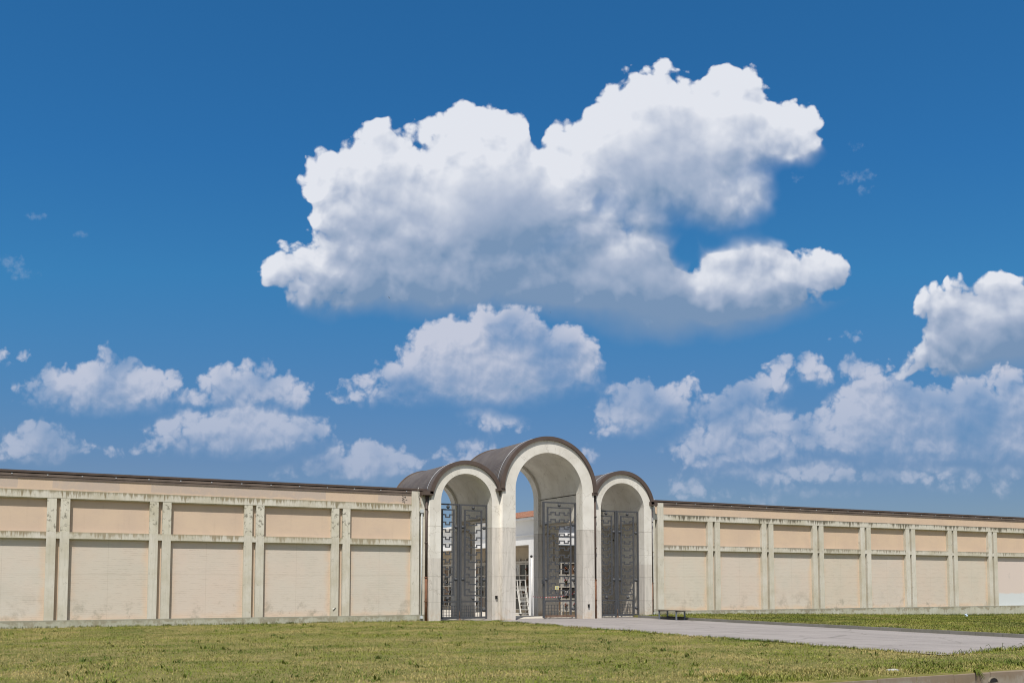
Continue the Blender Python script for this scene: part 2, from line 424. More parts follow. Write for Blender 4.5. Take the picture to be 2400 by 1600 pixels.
def stone_mat():
    """pale limestone cladding: whiter blocks above the joint, greyer and stained below"""
    n = material('pale_stone')
    x, y, z = n.sep(n.co)
    cut = n.math('ADD', 4.33, n.math('ADD', n.math('MULTIPLY', n.math('LESS_THAN', x, 18.6), -1.47), n.math('MULTIPLY', n.math('GREATER_THAN', x, 28.4), -1.65)))
    upper = n.math('GREATER_THAN', z, cut)
    fib = n.noise(scaled(n, 9, 9, 0.9), 1.0, 5, 0.62)
    blot = n.noise(n.co, 1.1, 5, 0.6)
    lowc = n.mix(n.smooth(fib, 0.35, 0.70), c4(0.60, 0.565, 0.515), c4(0.48, 0.455, 0.415))
    upc = n.mix(n.smooth(blot, 0.35, 0.72), c4(0.70, 0.68, 0.63), c4(0.60, 0.575, 0.52))
    col = n.mix(upper, lowc, upc)
    col = n.mix(n.smooth(n.noise(n.co, 3.2, 5, 0.68), 0.60, 0.78, 0.0, 0.45), col, c4(0.42, 0.37, 0.29))
    # course joints at 4.33, 3.2, 2.05 and 0.85 m
    j = None
    for h, w in ((4.325, 0.012), (3.15, 0.006), (2.03, 0.009), (0.86, 0.006)):
        k = n.math('LESS_THAN', n.math('ABSOLUTE', n.math('SUBTRACT', z, h)), w)
        j = k if j is None else n.math('MAXIMUM', j, k)
    col = n.mix(n.math('MULTIPLY', j, 0.55), col, c4(0.25, 0.23, 0.20))
    drip = n.noise(scaled(n, 3.4, 3.4, 0.28), 1.0, 5, 0.68)
    col = n.mix(n.math('MULTIPLY', n.smooth(drip, 0.54, 0.72), 0.42), col, c4(0.40, 0.365, 0.31))
    crack = n.voronoi(n.vec('ADD', n.co, n.vec('MULTIPLY', n.noise(n.co, 2.0, 4, 0.6, color=True), (0.5, 0.5, 0.5))), 0.75, 0, 0.5, '3D', 'DISTANCE_TO_EDGE')
    col = n.mix(n.math('MULTIPLY', n.math('LESS_THAN', crack, 0.006), 0.35), col, c4(0.28, 0.25, 0.21))
    rust = n.math('MULTIPLY', n.smooth(z, 0.65, 0.0), n.smooth(n.noise(n.co, 2.6, 5, 0.7), 0.42, 0.62))
    col = n.mix(n.math('MULTIPLY', rust, 0.55), col, c4(0.52, 0.36, 0.22))
    return finish(n, col, 0.8, fib, 0.12, 0.01)


def plain(name, base, rough=0.7, metal=0.0, var=0.25, scale=3.0, dirt=None, bumpy=0.1):
    n = material(name)
    a = n.noise(n.co, scale, 5, 0.62)
    col = n.mix(n.smooth(a, 0.35, 0.7, 0.0, 1.0), c4(*base), c4(*[k * (1 - var) for k in base]))
    if dirt:
        col = n.mix(n.smooth(n.noise(n.co, scale * 2.7, 5, 0.7), 0.55, 0.72, 0.0, 0.7), col, c4(*dirt))
    return finish(n, col, rough, a, bumpy, 0.01, metal)


def roof_mat():
    n = material('corrugated_brown_sheet')
    y = n.sep(n.co)[1]
    wv = n.math('SINE', n.math('MULTIPLY', y, 2 * math.pi / 0.155))
    a = n.noise(n.co, 1.3, 5, 0.6)
    col = n.mix(n.smooth(a, 0.35, 0.7), c4(0.095, 0.080, 0.075), c4(0.135, 0.118, 0.108))
    col = n.mix(n.smooth(n.noise(n.co, 0.5, 4, 0.6), 0.5, 0.75, 0.0, 0.5), col, c4(0.16, 0.13, 0.10))
    return finish(n, col, 0.55, wv, 0.9, 0.02)


def striped(name, a, b, pitch):
    n = material(name)
    x, y, z = n.sep(n.co)
    k = n.math('GREATER_THAN', n.math('FRACT', n.math('MULTIPLY', n.math('ADD', y, n.math('MULTIPLY', z, 0.7)), 1 / pitch)), 0.5)
    return finish(n, n.mix(k, c4(*a), c4(*b)), 0.5)


def tiles_mat():
    n = material('terracotta_tiles')
    x, y, z = n.sep(n.co)
    wv = n.math('SINE', n.math('MULTIPLY', y, 2 * math.pi / 0.24))
    row = n.math('FRACT', n.math('MULTIPLY', x, 2.6))
    cell = n.voronoi(n.vec('MULTIPLY', n.co, (2.6, 4.2, 0.0)), 1.0, 0, 0.5, '3D', 'F1', 'Color')
    col = n.mix(n.sep(cell)[0], c4(0.36, 0.15, 0.085), c4(0.50, 0.27, 0.17))
    col = n.mix(n.smooth(wv, -0.2, -0.9, 0.0, 0.75), col, c4(0.10, 0.045, 0.03))
    col = n.mix(n.math('LESS_THAN', row, 0.12), col, c4(0.14, 0.06, 0.04))
    return finish(n, col, 0.9, wv, 0.8, 0.06)


def asphalt_mat():
    n = material('pale_asphalt')
    a = n.noise(n.co, 0.55, 5, 0.6)
    grain = n.noise(n.co, 38.0, 3, 0.7)
    lanes = n.noise(scaled(n, 1.3, 0.10, 1), 1.0, 4, 0.55)
    col = n.mix(n.smooth(a, 0.3, 0.72), c4(0.325, 0.300, 0.288), c4(0.275, 0.254, 0.244))
    col = n.mix(n.smooth(lanes, 0.40, 0.70, 0.0, 0.5), col, c4(0.350, 0.324, 0.310))
    col = n.mix(n.smooth(grain, 0.42, 0.70, 0.0, 0.45), col, c4(0.12, 0.11, 0.107))
    col = n.mix(n.smooth(n.noise(n.co, 1.7, 6, 0.75), 0.64, 0.74, 0.0, 0.4), col, c4(0.15, 0.135, 0.125))
    crack = n.voronoi(n.vec('ADD', n.co, n.vec('MULTIPLY', n.noise(n.co, 1.2, 5, 0.65, color=True), (0.9, 0.9, 0.0))), 0.30, 0, 0.5, '3D', 'DISTANCE_TO_EDGE')
    col = n.mix(n.math('MULTIPLY', n.smooth(crack, 0.012, 0.003), 0.55), col, c4(0.13, 0.12, 0.11))
    x, y, z = n.sep(n.co)
    tyre = n.math('MINIMUM', n.math('ABSOLUTE', n.math('SUBTRACT', x, 23.3)), n.math('ABSOLUTE', n.math('SUBTRACT', x, 25.0)))
    tyre = n.math('MULTIPLY', n.smooth(tyre, 0.45, 0.05), n.smooth(n.noise(scaled(n, 1, 0.25, 1), 0.8, 3, 0.6), 0.35, 0.65))
    col = n.mix(n.math('MULTIPLY', tyre, 0.30), col, c4(0.20, 0.18, 0.175))
    edge = n.math('MULTIPLY', n.smooth(n.math('ADD', x, n.math('MULTIPLY', n.noise(n.co, 1.6, 4, 0.6), 0.5)), 28.55, 28.95), 0.6)
    col = n.mix(edge, col, c4(0.16, 0.145, 0.125))
    return finish(n, col, 0.92, grain, 0.35, 0.01)


def soil_mat():
    n = material('lawn_soil')
    a = n.noise(n.co, 0.45, 5, 0.62)
    b = n.noise(n.co, 2.6, 5, 0.68)
    col = n.mix(n.smooth(b, 0.35, 0.68), c4(0.110, 0.115, 0.025), c4(0.185, 0.160, 0.055))
    col = n.mix(n.smooth(a, 0.52, 0.70, 0.0, 0.8), col, c4(0.28, 0.21, 0.10))
    return finish(n, col, 0.95, n.noise(n.co, 18, 4, 0.7), 0.6, 0.03)


def blade_mat(name, fresh, dark, dry, dry_lo, dry_hi):
    n = material(name)
    rnd = n.new('ShaderNodeNewGeometry').outputs['Random Per Island']
    patch = n.noise(n.co, 0.38, 4, 0.62)
    mid = n.noise(n.co, 1.5, 4, 0.62)
    col = n.mix(rnd, c4(*dark), c4(*fresh))
    col = n.mix(n.smooth(mid, 0.42, 0.66, 0.0, 0.7), col, c4(fresh[0] * 1.25, fresh[1] * 1.1, fresh[2] * 1.2))
    deep = n.noise(n.vec('MULTIPLY', n.vec('ADD', n.co, (31.0, 7.0, 0.0)), (0.7, 1.3, 1.0)), 0.30, 5, 0.68)
    col = n.mix(n.smooth(deep, 0.46, 0.58, 0.0, 0.85), col, c4(dark[0] * 0.68, dark[1] * 0.78, dark[2] * 0.8))
    dryness = n.smooth(n.math('ADD', patch, n.math('MULTIPLY_ADD', rnd, 0.22, -0.11)), dry_lo, dry_hi, 0.0, 0.85)
    col = n.mix(dryness, col, c4(*dry))
    n.b.inputs['Transmission Weight'].default_value = 0.0
    return finish(n, col, 0.75)


CONC = (0.600, 0.575, 0.515)
M = {}
M['concrete'] = concrete('board_marked_concrete', CONC, seed=0.0)
M['concrete_worn'] = concrete('flaking_concrete', (0.605, 0.580, 0.505), seed=4.1, worn=0.85, thr=0.53)
M['beam_top_left'] = concrete('streaked_beam_concrete', CONC, 5.31, 0.27, (0.115, 0.105, 0.065), 0.85, 1.3)
M['beam_top_right'] = concrete('black_streaked_concrete', CONC, 5.31, 0.27, (0.055, 0.055, 0.045), 1.0, 7.7)
M['beam_mid_left'] = concrete('stained_mid_beam', CONC, 3.71, 0.26, (0.13, 0.11, 0.065), 0.75, 2.9)
M['beam_mid_right'] = concrete('sooty_mid_beam', CONC, 3.71, 0.22, (0.10, 0.095, 0.075), 0.8, 9.4)
M['plinth'] = concrete('damp_plinth_concrete', (0.47, 0.47, 0.40), 0.31, 0.30, (0.13, 0.13, 0.105), 0.7, 5.2, sx=3.0, sz=3.0)
M['peach'] = peach('peach_plaster')
M['peach_frieze'] = peach('patched_peach_plaster', (0.61, 0.475, 0.355), 0.85)
M['peach_clean'] = peach('clean_peach_plaster', (0.64, 0.49, 0.355), 0.12)
M['stone'] = stone_mat()
M['roof'] = roof_mat()
M['brown'] = plain('brown_sheet_metal', (0.105, 0.078, 0.066), 0.5, 0.0, 0.2, 2.0)
M['brown_light'] = plain('weathered_brown_gutter', (0.165, 0.128, 0.108), 0.55, 0.0, 0.3, 1.5)
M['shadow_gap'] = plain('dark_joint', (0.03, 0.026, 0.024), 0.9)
M['rust'] = plain('rusty_iron_pipe', (0.20, 0.095, 0.055), 0.8, 0.0, 0.4, 6.0, (0.10, 0.05, 0.035))
M['pipe_brown'] = plain('dark_brown_pipe', (0.085, 0.060, 0.050), 0.45)
M['conduit'] = plain('white_plastic_conduit', (0.62, 0.66, 0.68), 0.5)
M['gate'] = plain('grey_gate_paint', (0.072, 0.076, 0.085), 0.5, 0.0, 0.15, 4.0, (0.085, 0.075, 0.065))
M['gate_rust'] = plain('rusting_gate_foot', (0.20, 0.13, 0.095), 0.8, 0.0, 0.4, 5.0, (0.12, 0.06, 0.04))
M['white_wall'] = plain('white_render', (0.80, 0.80, 0.80), 0.9, 0.0, 0.06, 0.6)
M['white_trim'] = plain('white_painted_trim', (0.82, 0.82, 0.82), 0.8, 0.0, 0.06, 0.9)
M['inner_plaster'] = plain('beige_niche_wall', (0.42, 0.36, 0.28), 0.9, 0.0, 0.2, 1.2)
M['tiles'] = tiles_mat()
M['marble_dark'] = plain('dark_polished_marble', (0.045, 0.043, 0.042), 0.25, 0.0, 0.4, 5.0)
M['marble_pale'] = plain('pale_grey_marble', (0.45, 0.44, 0.42), 0.35, 0.0, 0.35, 6.0)
M['marble_brown'] = plain('brown_marble', (0.16, 0.10, 0.065), 0.3, 0.0, 0.4, 6.0)
M['mullion'] = plain('cream_stone_grid', (0.46, 0.43, 0.38), 0.85, 0.0, 0.15, 2.0)
M['red_petals'] = plain('red_petals', (0.26, 0.022, 0.030), 0.8, 0.0, 0.5, 30.0)
M['orange_petals'] = plain('orange_petals', (0.34, 0.10, 0.05), 0.8, 0.0, 0.5, 30.0)
M['white_petals'] = plain('white_petals', (0.65, 0.60, 0.60), 0.8, 0.0, 0.3, 30.0)
M['leaf'] = plain('dark_leaves', (0.035, 0.060, 0.020), 0.7, 0.0, 0.4, 20.0)
M['vase'] = plain('bronze_vase', (0.10, 0.07, 0.04), 0.4, 0.6)
M['steel'] = plain('galvanised_steel', (0.50, 0.51, 0.53), 0.45, 0.3, 0.15)
M['white_paint'] = plain('white_ladder_paint', (0.70, 0.69, 0.66), 0.6)
M['black'] = plain('black_plastic', (0.018, 0.018, 0.018), 0.5)
M['asphalt'] = asphalt_mat()
M['soil'] = soil_mat()
M['court'] = plain('pale_courtyard_paving', (0.62, 0.58, 0.51), 0.9, 0.0, 0.18, 1.4)
M['kerb'] = concrete('grey_kerb_concrete', (0.205, 0.200, 0.188), seed=3.0, worn=0.5)
M['kerb_front'] = concrete('stained_kerb_concrete', (0.275, 0.25, 0.21), -0.01, 0.30, (0.10, 0.08, 0.055), 0.6, 6.0, 0.8, sx=2.5, sz=2.0)
M['road'] = plain('reddish_road', (0.20, 0.15, 0.13), 0.95, 0.0, 0.25, 2.0, (0.12, 0.10, 0.09), 0.4)
M['bench_top'] = plain('weathered_bench_board', (0.21, 0.185, 0.145), 0.8, 0.0, 0.3, 6.0)
M['bench_leg'] = plain('grey_bench_steel', (0.20, 0.225, 0.26), 0.45, 0.3)
M['bench_dark'] = plain('black_bench_rail', (0.03, 0.03, 0.035), 0.5)
M['tape'] = striped('red_white_tape', (0.75, 0.72, 0.72), (0.60, 0.05, 0.06), 0.22)
M['notice'] = plain('yellow_notice_paper', (0.62, 0.55, 0.26), 0.7, 0.0, 0.1)
M['notice_ink'] = plain('pale_printed_panel', (0.40, 0.45, 0.38), 0.7)
M['bottle'] = plain('pale_blue_plastic', (0.42, 0.52, 0.62), 0.2)
M['bottle_label'] = plain('navy_label', (0.03, 0.04, 0.10), 0.4)
M['paper'] = plain('white_paper', (0.72, 0.72, 0.72), 0.8, 0.0, 0.1, 8.0)
M['paper_blue'] = plain('pale_blue_wrapper', (0.50, 0.62, 0.75), 0.5, 0.0, 0.1, 8.0)
M['graffiti'] = plain('grey_marker', (0.24, 0.22, 0.19), 0.9)
M['scar_pale'] = plain('fresh_chipped_plaster', (0.66, 0.64, 0.58), 0.9)
M['bird'] = plain('dark_feathers', (0.025, 0.022, 0.02), 0.7)
M['stone_slab'] = plain('pale_flat_stone', (0.42, 0.42, 0.40), 0.9, 0.0, 0.3, 9.0)
M['grass'] = blade_mat('lawn_blades', (0.200, 0.248, 0.030), (0.125, 0.160, 0.017), (0.42, 0.335, 0.14), 0.46, 0.60)
M['grass_lush'] = blade_mat('verge_blades', (0.180, 0.208, 0.026), (0.082, 0.110, 0.012), (0.31, 0.265, 0.09), 0.48, 0.72)
M['weeds'] = blade_mat('weed_leaves', (0.130, 0.170, 0.022), (0.070, 0.105, 0.012), (0.16, 0.15, 0.04), 0.68, 0.9)
M['stalk'] = plain('dark_grass_stalks', (0.060, 0.075, 0.018), 0.8)


# ================================================================== mesh helpers
class MB:
    """collects boxes, tubes, balls and sheets in world coordinates; build() links them as ONE mesh object"""
    def __init__(self):
        self.v, self.f, self.uv = [], [], []
        self.sm = []

    def quad(self, pts, smooth=False, uv=None):
        i = len(self.v)
        self.v += [tuple(p) for p in pts]
        self.f.append(tuple(range(i, i + len(pts))))
        self.sm.append(smooth)
        self.uv.append(uv)

    def box(self, x0, x1, y0, y1, z0, z1):
        i = len(self.v)
        self.v += [(x0, y0, z0), (x1, y0, z0), (x1, y1, z0), (x0, y1, z0), (x0, y0, z1), (x1, y0, z1), (x1, y1, z1), (x0, y1, z1)]
        for q in ((0, 3, 2, 1), (4, 5, 6, 7), (0, 1, 5, 4), (1, 2, 6, 5), (2, 3, 7, 6), (3, 0, 4, 7)):
            self.f.append(tuple(i + k for k in q))
            self.sm.append(False)
            self.uv.append(None)
        return self

    def tube(self, path, r, n=8, caps=True):
        path = [Vector(p) for p in path]
        rings = []
        for k, p in enumerate(path):
            d = (path[min(k + 1, len(path) - 1)] - path[max(k - 1, 0)]).normalized()
            a = d.cross(Vector((0, 0, 1)))
            if a.length < 1e-3:
                a = d.cross(Vector((0, 1, 0)))
            a.normalize()
            b = d.cross(a)
            rr = r[k] if isinstance(r, (list, tuple)) else r
            i = len(self.v)
            for s in range(n):
                t = 2 * math.pi * s / n
                self.v.append(tuple(p + (a * math.cos(t) + b * math.sin(t)) * rr))
            rings.append(i)
        for i, j in zip(rings, rings[1:]):
            for s in range(n):
                self.f.append((i + s, i + (s + 1) % n, j + (s + 1) % n, j + s))
                self.sm.append(True)
                self.uv.append(None)
        if caps:
            self.f.append(tuple(rings[0] + s for s in reversed(range(n))))
            self.f.append(tuple(rings[-1] + s for s in range(n)))
            self.sm += [False, False]
            self.uv += [None, None]
        return self

    def bar(self, p, q, w, d, up=(0, 0, 1)):
        """square bar from p to q, w across and d along `up`"""
        p, q = Vector(p), Vector(q)
        t = (q - p).normalized()
        u = Vector(up)
        s = t.cross(u)
        if s.length < 1e-3:
            u = Vector((0, 1, 0))
            s = t.cross(u)
        s.normalize()
        u = s.cross(t)
        i = len(self.v)
        for e in (p, q):
            for a, b in ((-1, -1), (1, -1), (1, 1), (-1, 1)):
                self.v.append(tuple(e + s * (a * w / 2) + u * (b * d / 2)))
        for k in ((3, 2, 1, 0), (4, 5, 6, 7), (0, 1, 5, 4), (1, 2, 6, 5), (2, 3, 7, 6), (3, 0, 4, 7)):
            self.f.append(tuple(i + x for x in k))
            self.sm.append(False)
            self.uv.append(None)
        return self

    def ball(self, c, r, n=14, m=8, sq=(1, 1, 1)):
        i = len(self.v)
        for a in range(m + 1):
            th = math.pi * a / m
            for b in range(n):
                ph = 2 * math.pi * b / n
                self.v.append((c[0] + r * sq[0] * math.sin(th) * math.cos(ph), c[1] + r * sq[1] * math.sin(th) * math.sin(ph), c[2] + r * sq[2] * math.cos(th)))
        for a in range(m):
            for b in range(n):
                self.f.append((i + a * n + b, i + (a + 1) * n + b, i + (a + 1) * n + (b + 1) % n, i + a * n + (b + 1) % n))
                self.sm.append(True)
                self.uv.append(None)
        return self

    def lathe(self, c, prof, n=14):
        i = len(self.v)
        for r, z in prof:
            for b in range(n):
                ph = 2 * math.pi * b / n
                self.v.append((c[0] + r * math.cos(ph), c[1] + r * math.sin(ph), c[2] + z))
        for a in range(len(prof) - 1):
            for b in range(n):
                self.f.append((i + a * n + b, i + a * n + (b + 1) % n, i + (a + 1) * n + (b + 1) % n, i + (a + 1) * n + b))
                self.sm.append(True)
                self.uv.append(None)
        return self

    def ring(self, cx, cz, r0, r1, y0, y1, a0=0.0, a1=math.pi, n=48, ends=True):
        """an arched band between radii r0 < r1 and depths y0 < y1"""
        pts = []
        for k in range(n + 1):
            a = a0 + (a1 - a0) * k / n
            c, s = math.cos(a), math.sin(a)
            pts.append(((cx + r0 * c, cz + r0 * s), (cx + r1 * c, cz + r1 * s)))
        self.strip(pts, y0, y1, ends)
        return self

    def strip(self, pts, y0, y1, ends=True):
        def corners(a, b):
            return [(a[0], y0, a[1]), (b[0], y0, b[1]), (b[0], y1, b[1]), (a[0], y1, a[1])]
        C_ = [corners(a, b) for a, b in pts]
        for e in ((0, 1), (1, 2), (2, 3), (3, 0)):          # each face of the band has vertices of its own
            i = len(self.v)
            for c in C_:
                self.v += [c[e[0]], c[e[1]]]
            for k in range(len(pts) - 1):
                self.f.append((i + 2 * k, i + 2 * k + 1, i + 2 * k + 3, i + 2 * k + 2))
                self.sm.append(e in ((1, 2), (3, 0)))
                self.uv.append(None)
        if ends:
            self.quad(C_[0])
            self.quad(C_[-1])
        return self

    def build(self, name, mat, parent=None, loc=None):
        me = bpy.data.meshes.new(name)
        me.from_pydata(self.v, [], self.f)
        me.polygons.foreach_set('use_smooth', self.sm)
        if any(u is not None for u in self.uv):
            lay = me.uv_layers.new(name='UVMap')
            k = 0
            for poly, u in zip(me.polygons, self.uv):
                for q in range(len(poly.vertices)):
                    if u is not None:
                        lay.data[poly.loop_start + q].uv = u[q]
        bm = bmesh.new()
        bm.from_mesh(me)
        bmesh.ops.recalc_face_normals(bm, faces=bm.faces)
        bm.to_mesh(me)
        bm.free()
        me.materials.append(mat)
        o = bpy.data.objects.new(name, me)
        scene.collection.objects.link(o)
        if parent is not None:
            o.parent = parent
        if loc is not None:
            o.location = loc
        return o


def tag(o, label=None, cat=None, group=None, kind=None):
    for k, v in (('label', label), ('category', cat), ('group', group), ('kind', kind)):
        if v:
            o[k] = v
    return o


def thing(name, label, cat, loc=(0, 0, 0), group=None):
    o = bpy.data.objects.new(name, None)
    o.empty_display_size = 0.3
    scene.collection.objects.link(o)
    o.location = loc
    return tag(o, label, cat, group)


def structure(o):
    o['kind'] = 'structure'
    return o


def copy_thing(src, loc):
    """a copy of a thing and of each of its parts and sub-parts"""
    def rec(o, parent):
        c = o.copy()
        scene.collection.objects.link(c)
        c.parent = parent
        for ch in [k for k in bpy.data.objects if k.parent == o]:
            rec(ch, c)
        return c
    kids = [k for k in bpy.data.objects if k.parent == src]
    c = src.copy()
    scene.collection.objects.link(c)
    c.location = loc
    for k in kids:
        rec(k, c)
    return c


# ================================================================== ground, lawn, drive, kerbs
def sstep(a, b, x):
    t = max(0.0, min(1.0, (x - a) / (b - a)))
    return t * t * (3 - 2 * t)


DRIVE_L, DRIVE_R, DRIVE_N = 20.2, 28.6, 16.35


def drive_left(y):
    """west edge of the drive: grass creeps over it unevenly"""
    return DRIVE_L + 0.16 * math.sin(y * 0.9) + 0.10 * math.sin(y * 2.3 + 1.0) + 0.9 * sstep(40.2, 41.2, y)


def drive_near(x):
    return DRIVE_N + 0.17 * max(0.0, x - 20.4) + 0.05 * math.sin(x * 2.0)


def ground_z(x, y):
    if y < 12.80:
        return -0.26
    if y > 42.0:
        return -0.30
    if x > DRIVE_R + 0.1 and y > 18.0:
        return 0.10 - 0.36 * sstep(28.9, 58.0, x)
    if x > DRIVE_L - 0.3 and y > drive_near(x) - 0.1 and x < DRIVE_R + 0.1:
        return -0.03
    if x >= DRIVE_R + 0.1:
        return 0.0
    n = mnoise.noise(Vector((x * 0.35, y * 0.35, 0.0))) * 0.035
    return 0.012 + n * sstep(41.3, 38.0, y) * sstep(13.0, 15.0, y)


xs = [-2500, -700, -200, -80, -45] + [-30 + k for k in range(0, 50)] + [20.05, 20.5, 22, 24, 26, 28, 28.68, 28.74] + [29.5 + k * 1.5 for k in range(0, 40)] + [92, 120, 200, 700, 2500]
ys = [-2500, -700, -200, -60, -20, 0, 8, 12.79, 12.81] + [13.2 + 0.8 * k for k in range(0, 36)] + [41.95, 42.05, 46, 60, 90, 200, 700, 2500]
gm = MB()
gv = [(x, y, ground_z(x, y)) for y in ys for x in xs]
gm.v = gv
nx = len(xs)
for j in range(len(ys) - 1):
    for i in range(nx - 1):
        gm.f.append((j * nx + i, j * nx + i + 1, (j + 1) * nx + i + 1, (j + 1) * nx + i))
        gm.sm.append(True)
        gm.uv.append(None)
structure(gm.build('ground', M['soil']))

dm = MB()
Y1 = 19.0
lefts = [(drive_left(Y1 + (41.5 - Y1) * k / 60), Y1 + (41.5 - Y1) * k / 60) for k in range(61)]
for (a, ya), (b, yb) in zip(lefts, lefts[1:]):
    dm.quad([(a, ya, 0.0), (DRIVE_R, ya, 0.0), (DRIVE_R, yb, 0.0), (b, yb, 0.0)])
xe = [drive_left(Y1)] + [20.6 + 0.4 * k for k in range(20)] + [DRIVE_R]
for a, b in zip(xe, xe[1:]):
    dm.quad([(a, drive_near(a), 0.0), (b, drive_near(b), 0.0), (b, Y1, 0.0), (a, Y1, 0.0)])
structure(dm.build('driveway', M['asphalt']))
em = MB()
nears = [(20.4 + 0.7 * k, drive_near(20.4 + 0.7 * k)) for k in range(34)]
for (a, ya), (b, yb) in zip(nears, nears[1:]):
    top = lambda x: 18.9 + 0.13 * max(0.0, x - 28.6)
    if a >= DRIVE_R - 0.4:
        em.quad([(a, ya, 0.003), (b, yb, 0.003), (b, top(b), 0.003), (a, top(a), 0.003)])
structure(em.build('driveway_mouth', M['asphalt']))
am = MB()
am.box(17.2, 30.0, 41.2, 42.6, -0.2, -0.005)
structure(am.build('threshold_paving', M['asphalt']))
cm = MB()
cm.quad([(10, 42.6, 0.0), (31, 42.6, 0.0), (31, 46.6, 0.0), (10, 46.6, 0.0)])
cm.quad([(10, 46.6, 0.0), (31, 46.6, 0.0), (31, 47.4, -0.22), (10, 47.4, -0.22)])
cm.quad([(-5, 47.4, -0.22), (60, 47.4, -0.22), (60, 90, -0.22), (-5, 90, -0.22)])
structure(cm.build('courtyard_paving', M['court']))
rm = MB()
rm.quad([(-200, -60, -0.235), (300, -60, -0.235), (300, 12.78, -0.235), (-200, 12.78, -0.235)])
structure(rm.build('front_road', M['road']))

random.seed(11)
# kerb along the right of the drive: separate stones with open joints
km = MB()
y = 19.0
while y < 41.35:
    y2 = min(y + 1.0, 41.42)
    dx = random.uniform(-0.008, 0.008)
    km.box(DRIVE_R + dx, DRIVE_R + 0.13 + dx, y + 0.006, y2 - 0.006, -0.1, 0.115 + random.uniform(-0.006, 0.006))
    y = y2
structure(km.build('drive_kerb', M['kerb']))
km = MB()
x = -20.0
kerb_y = lambda x: 12.93 - 0.018 * max(0.0, x - 15.5) ** 2 * 0.9 + 0.0 * x
while x < 34:
    x2 = x + 1.0
    dz = random.uniform(-0.008, 0.008)
    y0, y1 = kerb_y(x), kerb_y(x2)
    i = len(km.v)
    for xx, yy in ((x + 0.006, y0), (x2 - 0.006, y1)):
        km.v += [(xx, yy - 0.14, -0.27), (xx, yy - 0.13, -0.015 + dz), (xx, yy - 0.11, 0.0 + dz), (xx, yy, 0.0 + dz), (xx, yy, -0.27)]
    for a in range(4):
        km.f.append((i + a, i + a + 1, i + a + 6, i + a + 5))
        km.sm.append(False)
        km.uv.append(None)
    km.f += [(i + 4, i + 3, i + 2, i + 1, i), (i + 5, i + 6, i + 7, i + 8, i + 9)]
    km.sm += [False, False]
    km.uv += [None, None]
    x = x2
structure(km.build('front_kerb', M['kerb_front']))
# a drain mouth in the front kerb: a dark half-buried pipe end with a rim
dp = MB()
dx, dy = 17.05, kerb_y(17.05) - 0.146
pts = []
for k in range(15):
    a = math.pi * k / 14
    pts.append(((dx + 0.115 * math.cos(a), -0.185 + 0.075 * math.sin(a)), (dx + 0.135 * math.cos(a), -0.185 + 0.095 * math.sin(a))))
dp.strip(pts, dy - 0.01, dy + 0.02)
drain = thing('drain_outlet', 'dark arched drain outlet in the stained kerb at the front road', 'drain')
dp.build('rim', M['kerb_front'], drain)
dh = MB()
dh.quad([(dx + 0.115 * math.cos(math.pi * k / 14), dy - 0.004, -0.185 + 0.075 * math.sin(math.pi * k / 14)) for k in range(15)])
dh.build('opening', M['black'], drain)

# ---- grass: every blade a small folded strip; one object per lawn
import numpy as np
rng = np.random.default_rng(5)


def blades(name, mat, x, y, z, h, w, lean, label):
    n = len(x)
    ang = rng.uniform(0, 2 * np.pi, n)
    lx, ly = np.cos(ang), np.sin(ang)
    sx, sy = -ly * w / 2, lx * w / 2
    d = lean * h
    v = np.zeros((n, 5, 3), np.float32)
    v[:, 0] = np.stack([x - sx, y - sy, z], 1)
    v[:, 1] = np.stack([x + sx, y + sy, z], 1)
    mx, my = x + lx * d * 0.35, y + ly * d * 0.35
    v[:, 2] = np.stack([mx + sx * 0.8, my + sy * 0.8, z + h * 0.6], 1)
    v[:, 3] = np.stack([mx - sx * 0.8, my - sy * 0.8, z + h * 0.6], 1)
    v[:, 4] = np.stack([x + lx * d, y + ly * d, z + h], 1)
    base = np.arange(n, dtype=np.int32)[:, None] * 5
    loops = np.concatenate([base + np.array([[0, 1, 2, 3]]), base + np.array([[3, 2, 4]])], 1).astype(np.int32).ravel()
    me = bpy.data.meshes.new(name)
    me.vertices.add(n * 5)
    me.vertices.foreach_set('co', v.ravel())
    me.loops.add(n * 7)
    me.loops.foreach_set('vertex_index', loops)
    me.polygons.add(n * 2)
    st = (np.arange(n, dtype=np.int32)[:, None] * 7 + np.array([[0, 4]])).astype(np.int32).ravel()
    me.polygons.foreach_set('loop_start', st)
    me.update(calc_edges=True)
    me.materials.append(mat)
    o = bpy.data.objects.new(name, me)
    scene.collection.objects.link(o)
    return tag(o, label, 'grass', kind='stuff')


def gz(x, y):
    return np.array([ground_z(a, b) for a, b in zip(x, y)])


def scatter(n, x0, x1, y0, y1, keep, power=1.0):
    x = rng.uniform(x0, x1, n)
    y = y0 + (y1 - y0) * rng.uniform(0, 1, n) ** power
    k = keep(x, y)
    return x[k], y[k]


vl = np.vectorize(drive_left)
vn = np.vectorize(drive_near)


def in_view(x, y):
    r = x / np.maximum(y, 1.0)
    return (r > -0.14) & (r < 1.62)


def lawn_keep(x, y):
    west = (x < vl(y) + rng.normal(0, 0.05, len(x))) & (y < np.where(x > 16.9, 41.42, 41.72))
    strip = (y < vn(x) + rng.normal(0, 0.05, len(x)))
    return in_view(x, y) & (west | strip) & (y > np.vectorize(kerb_y)(x) + 0.02)


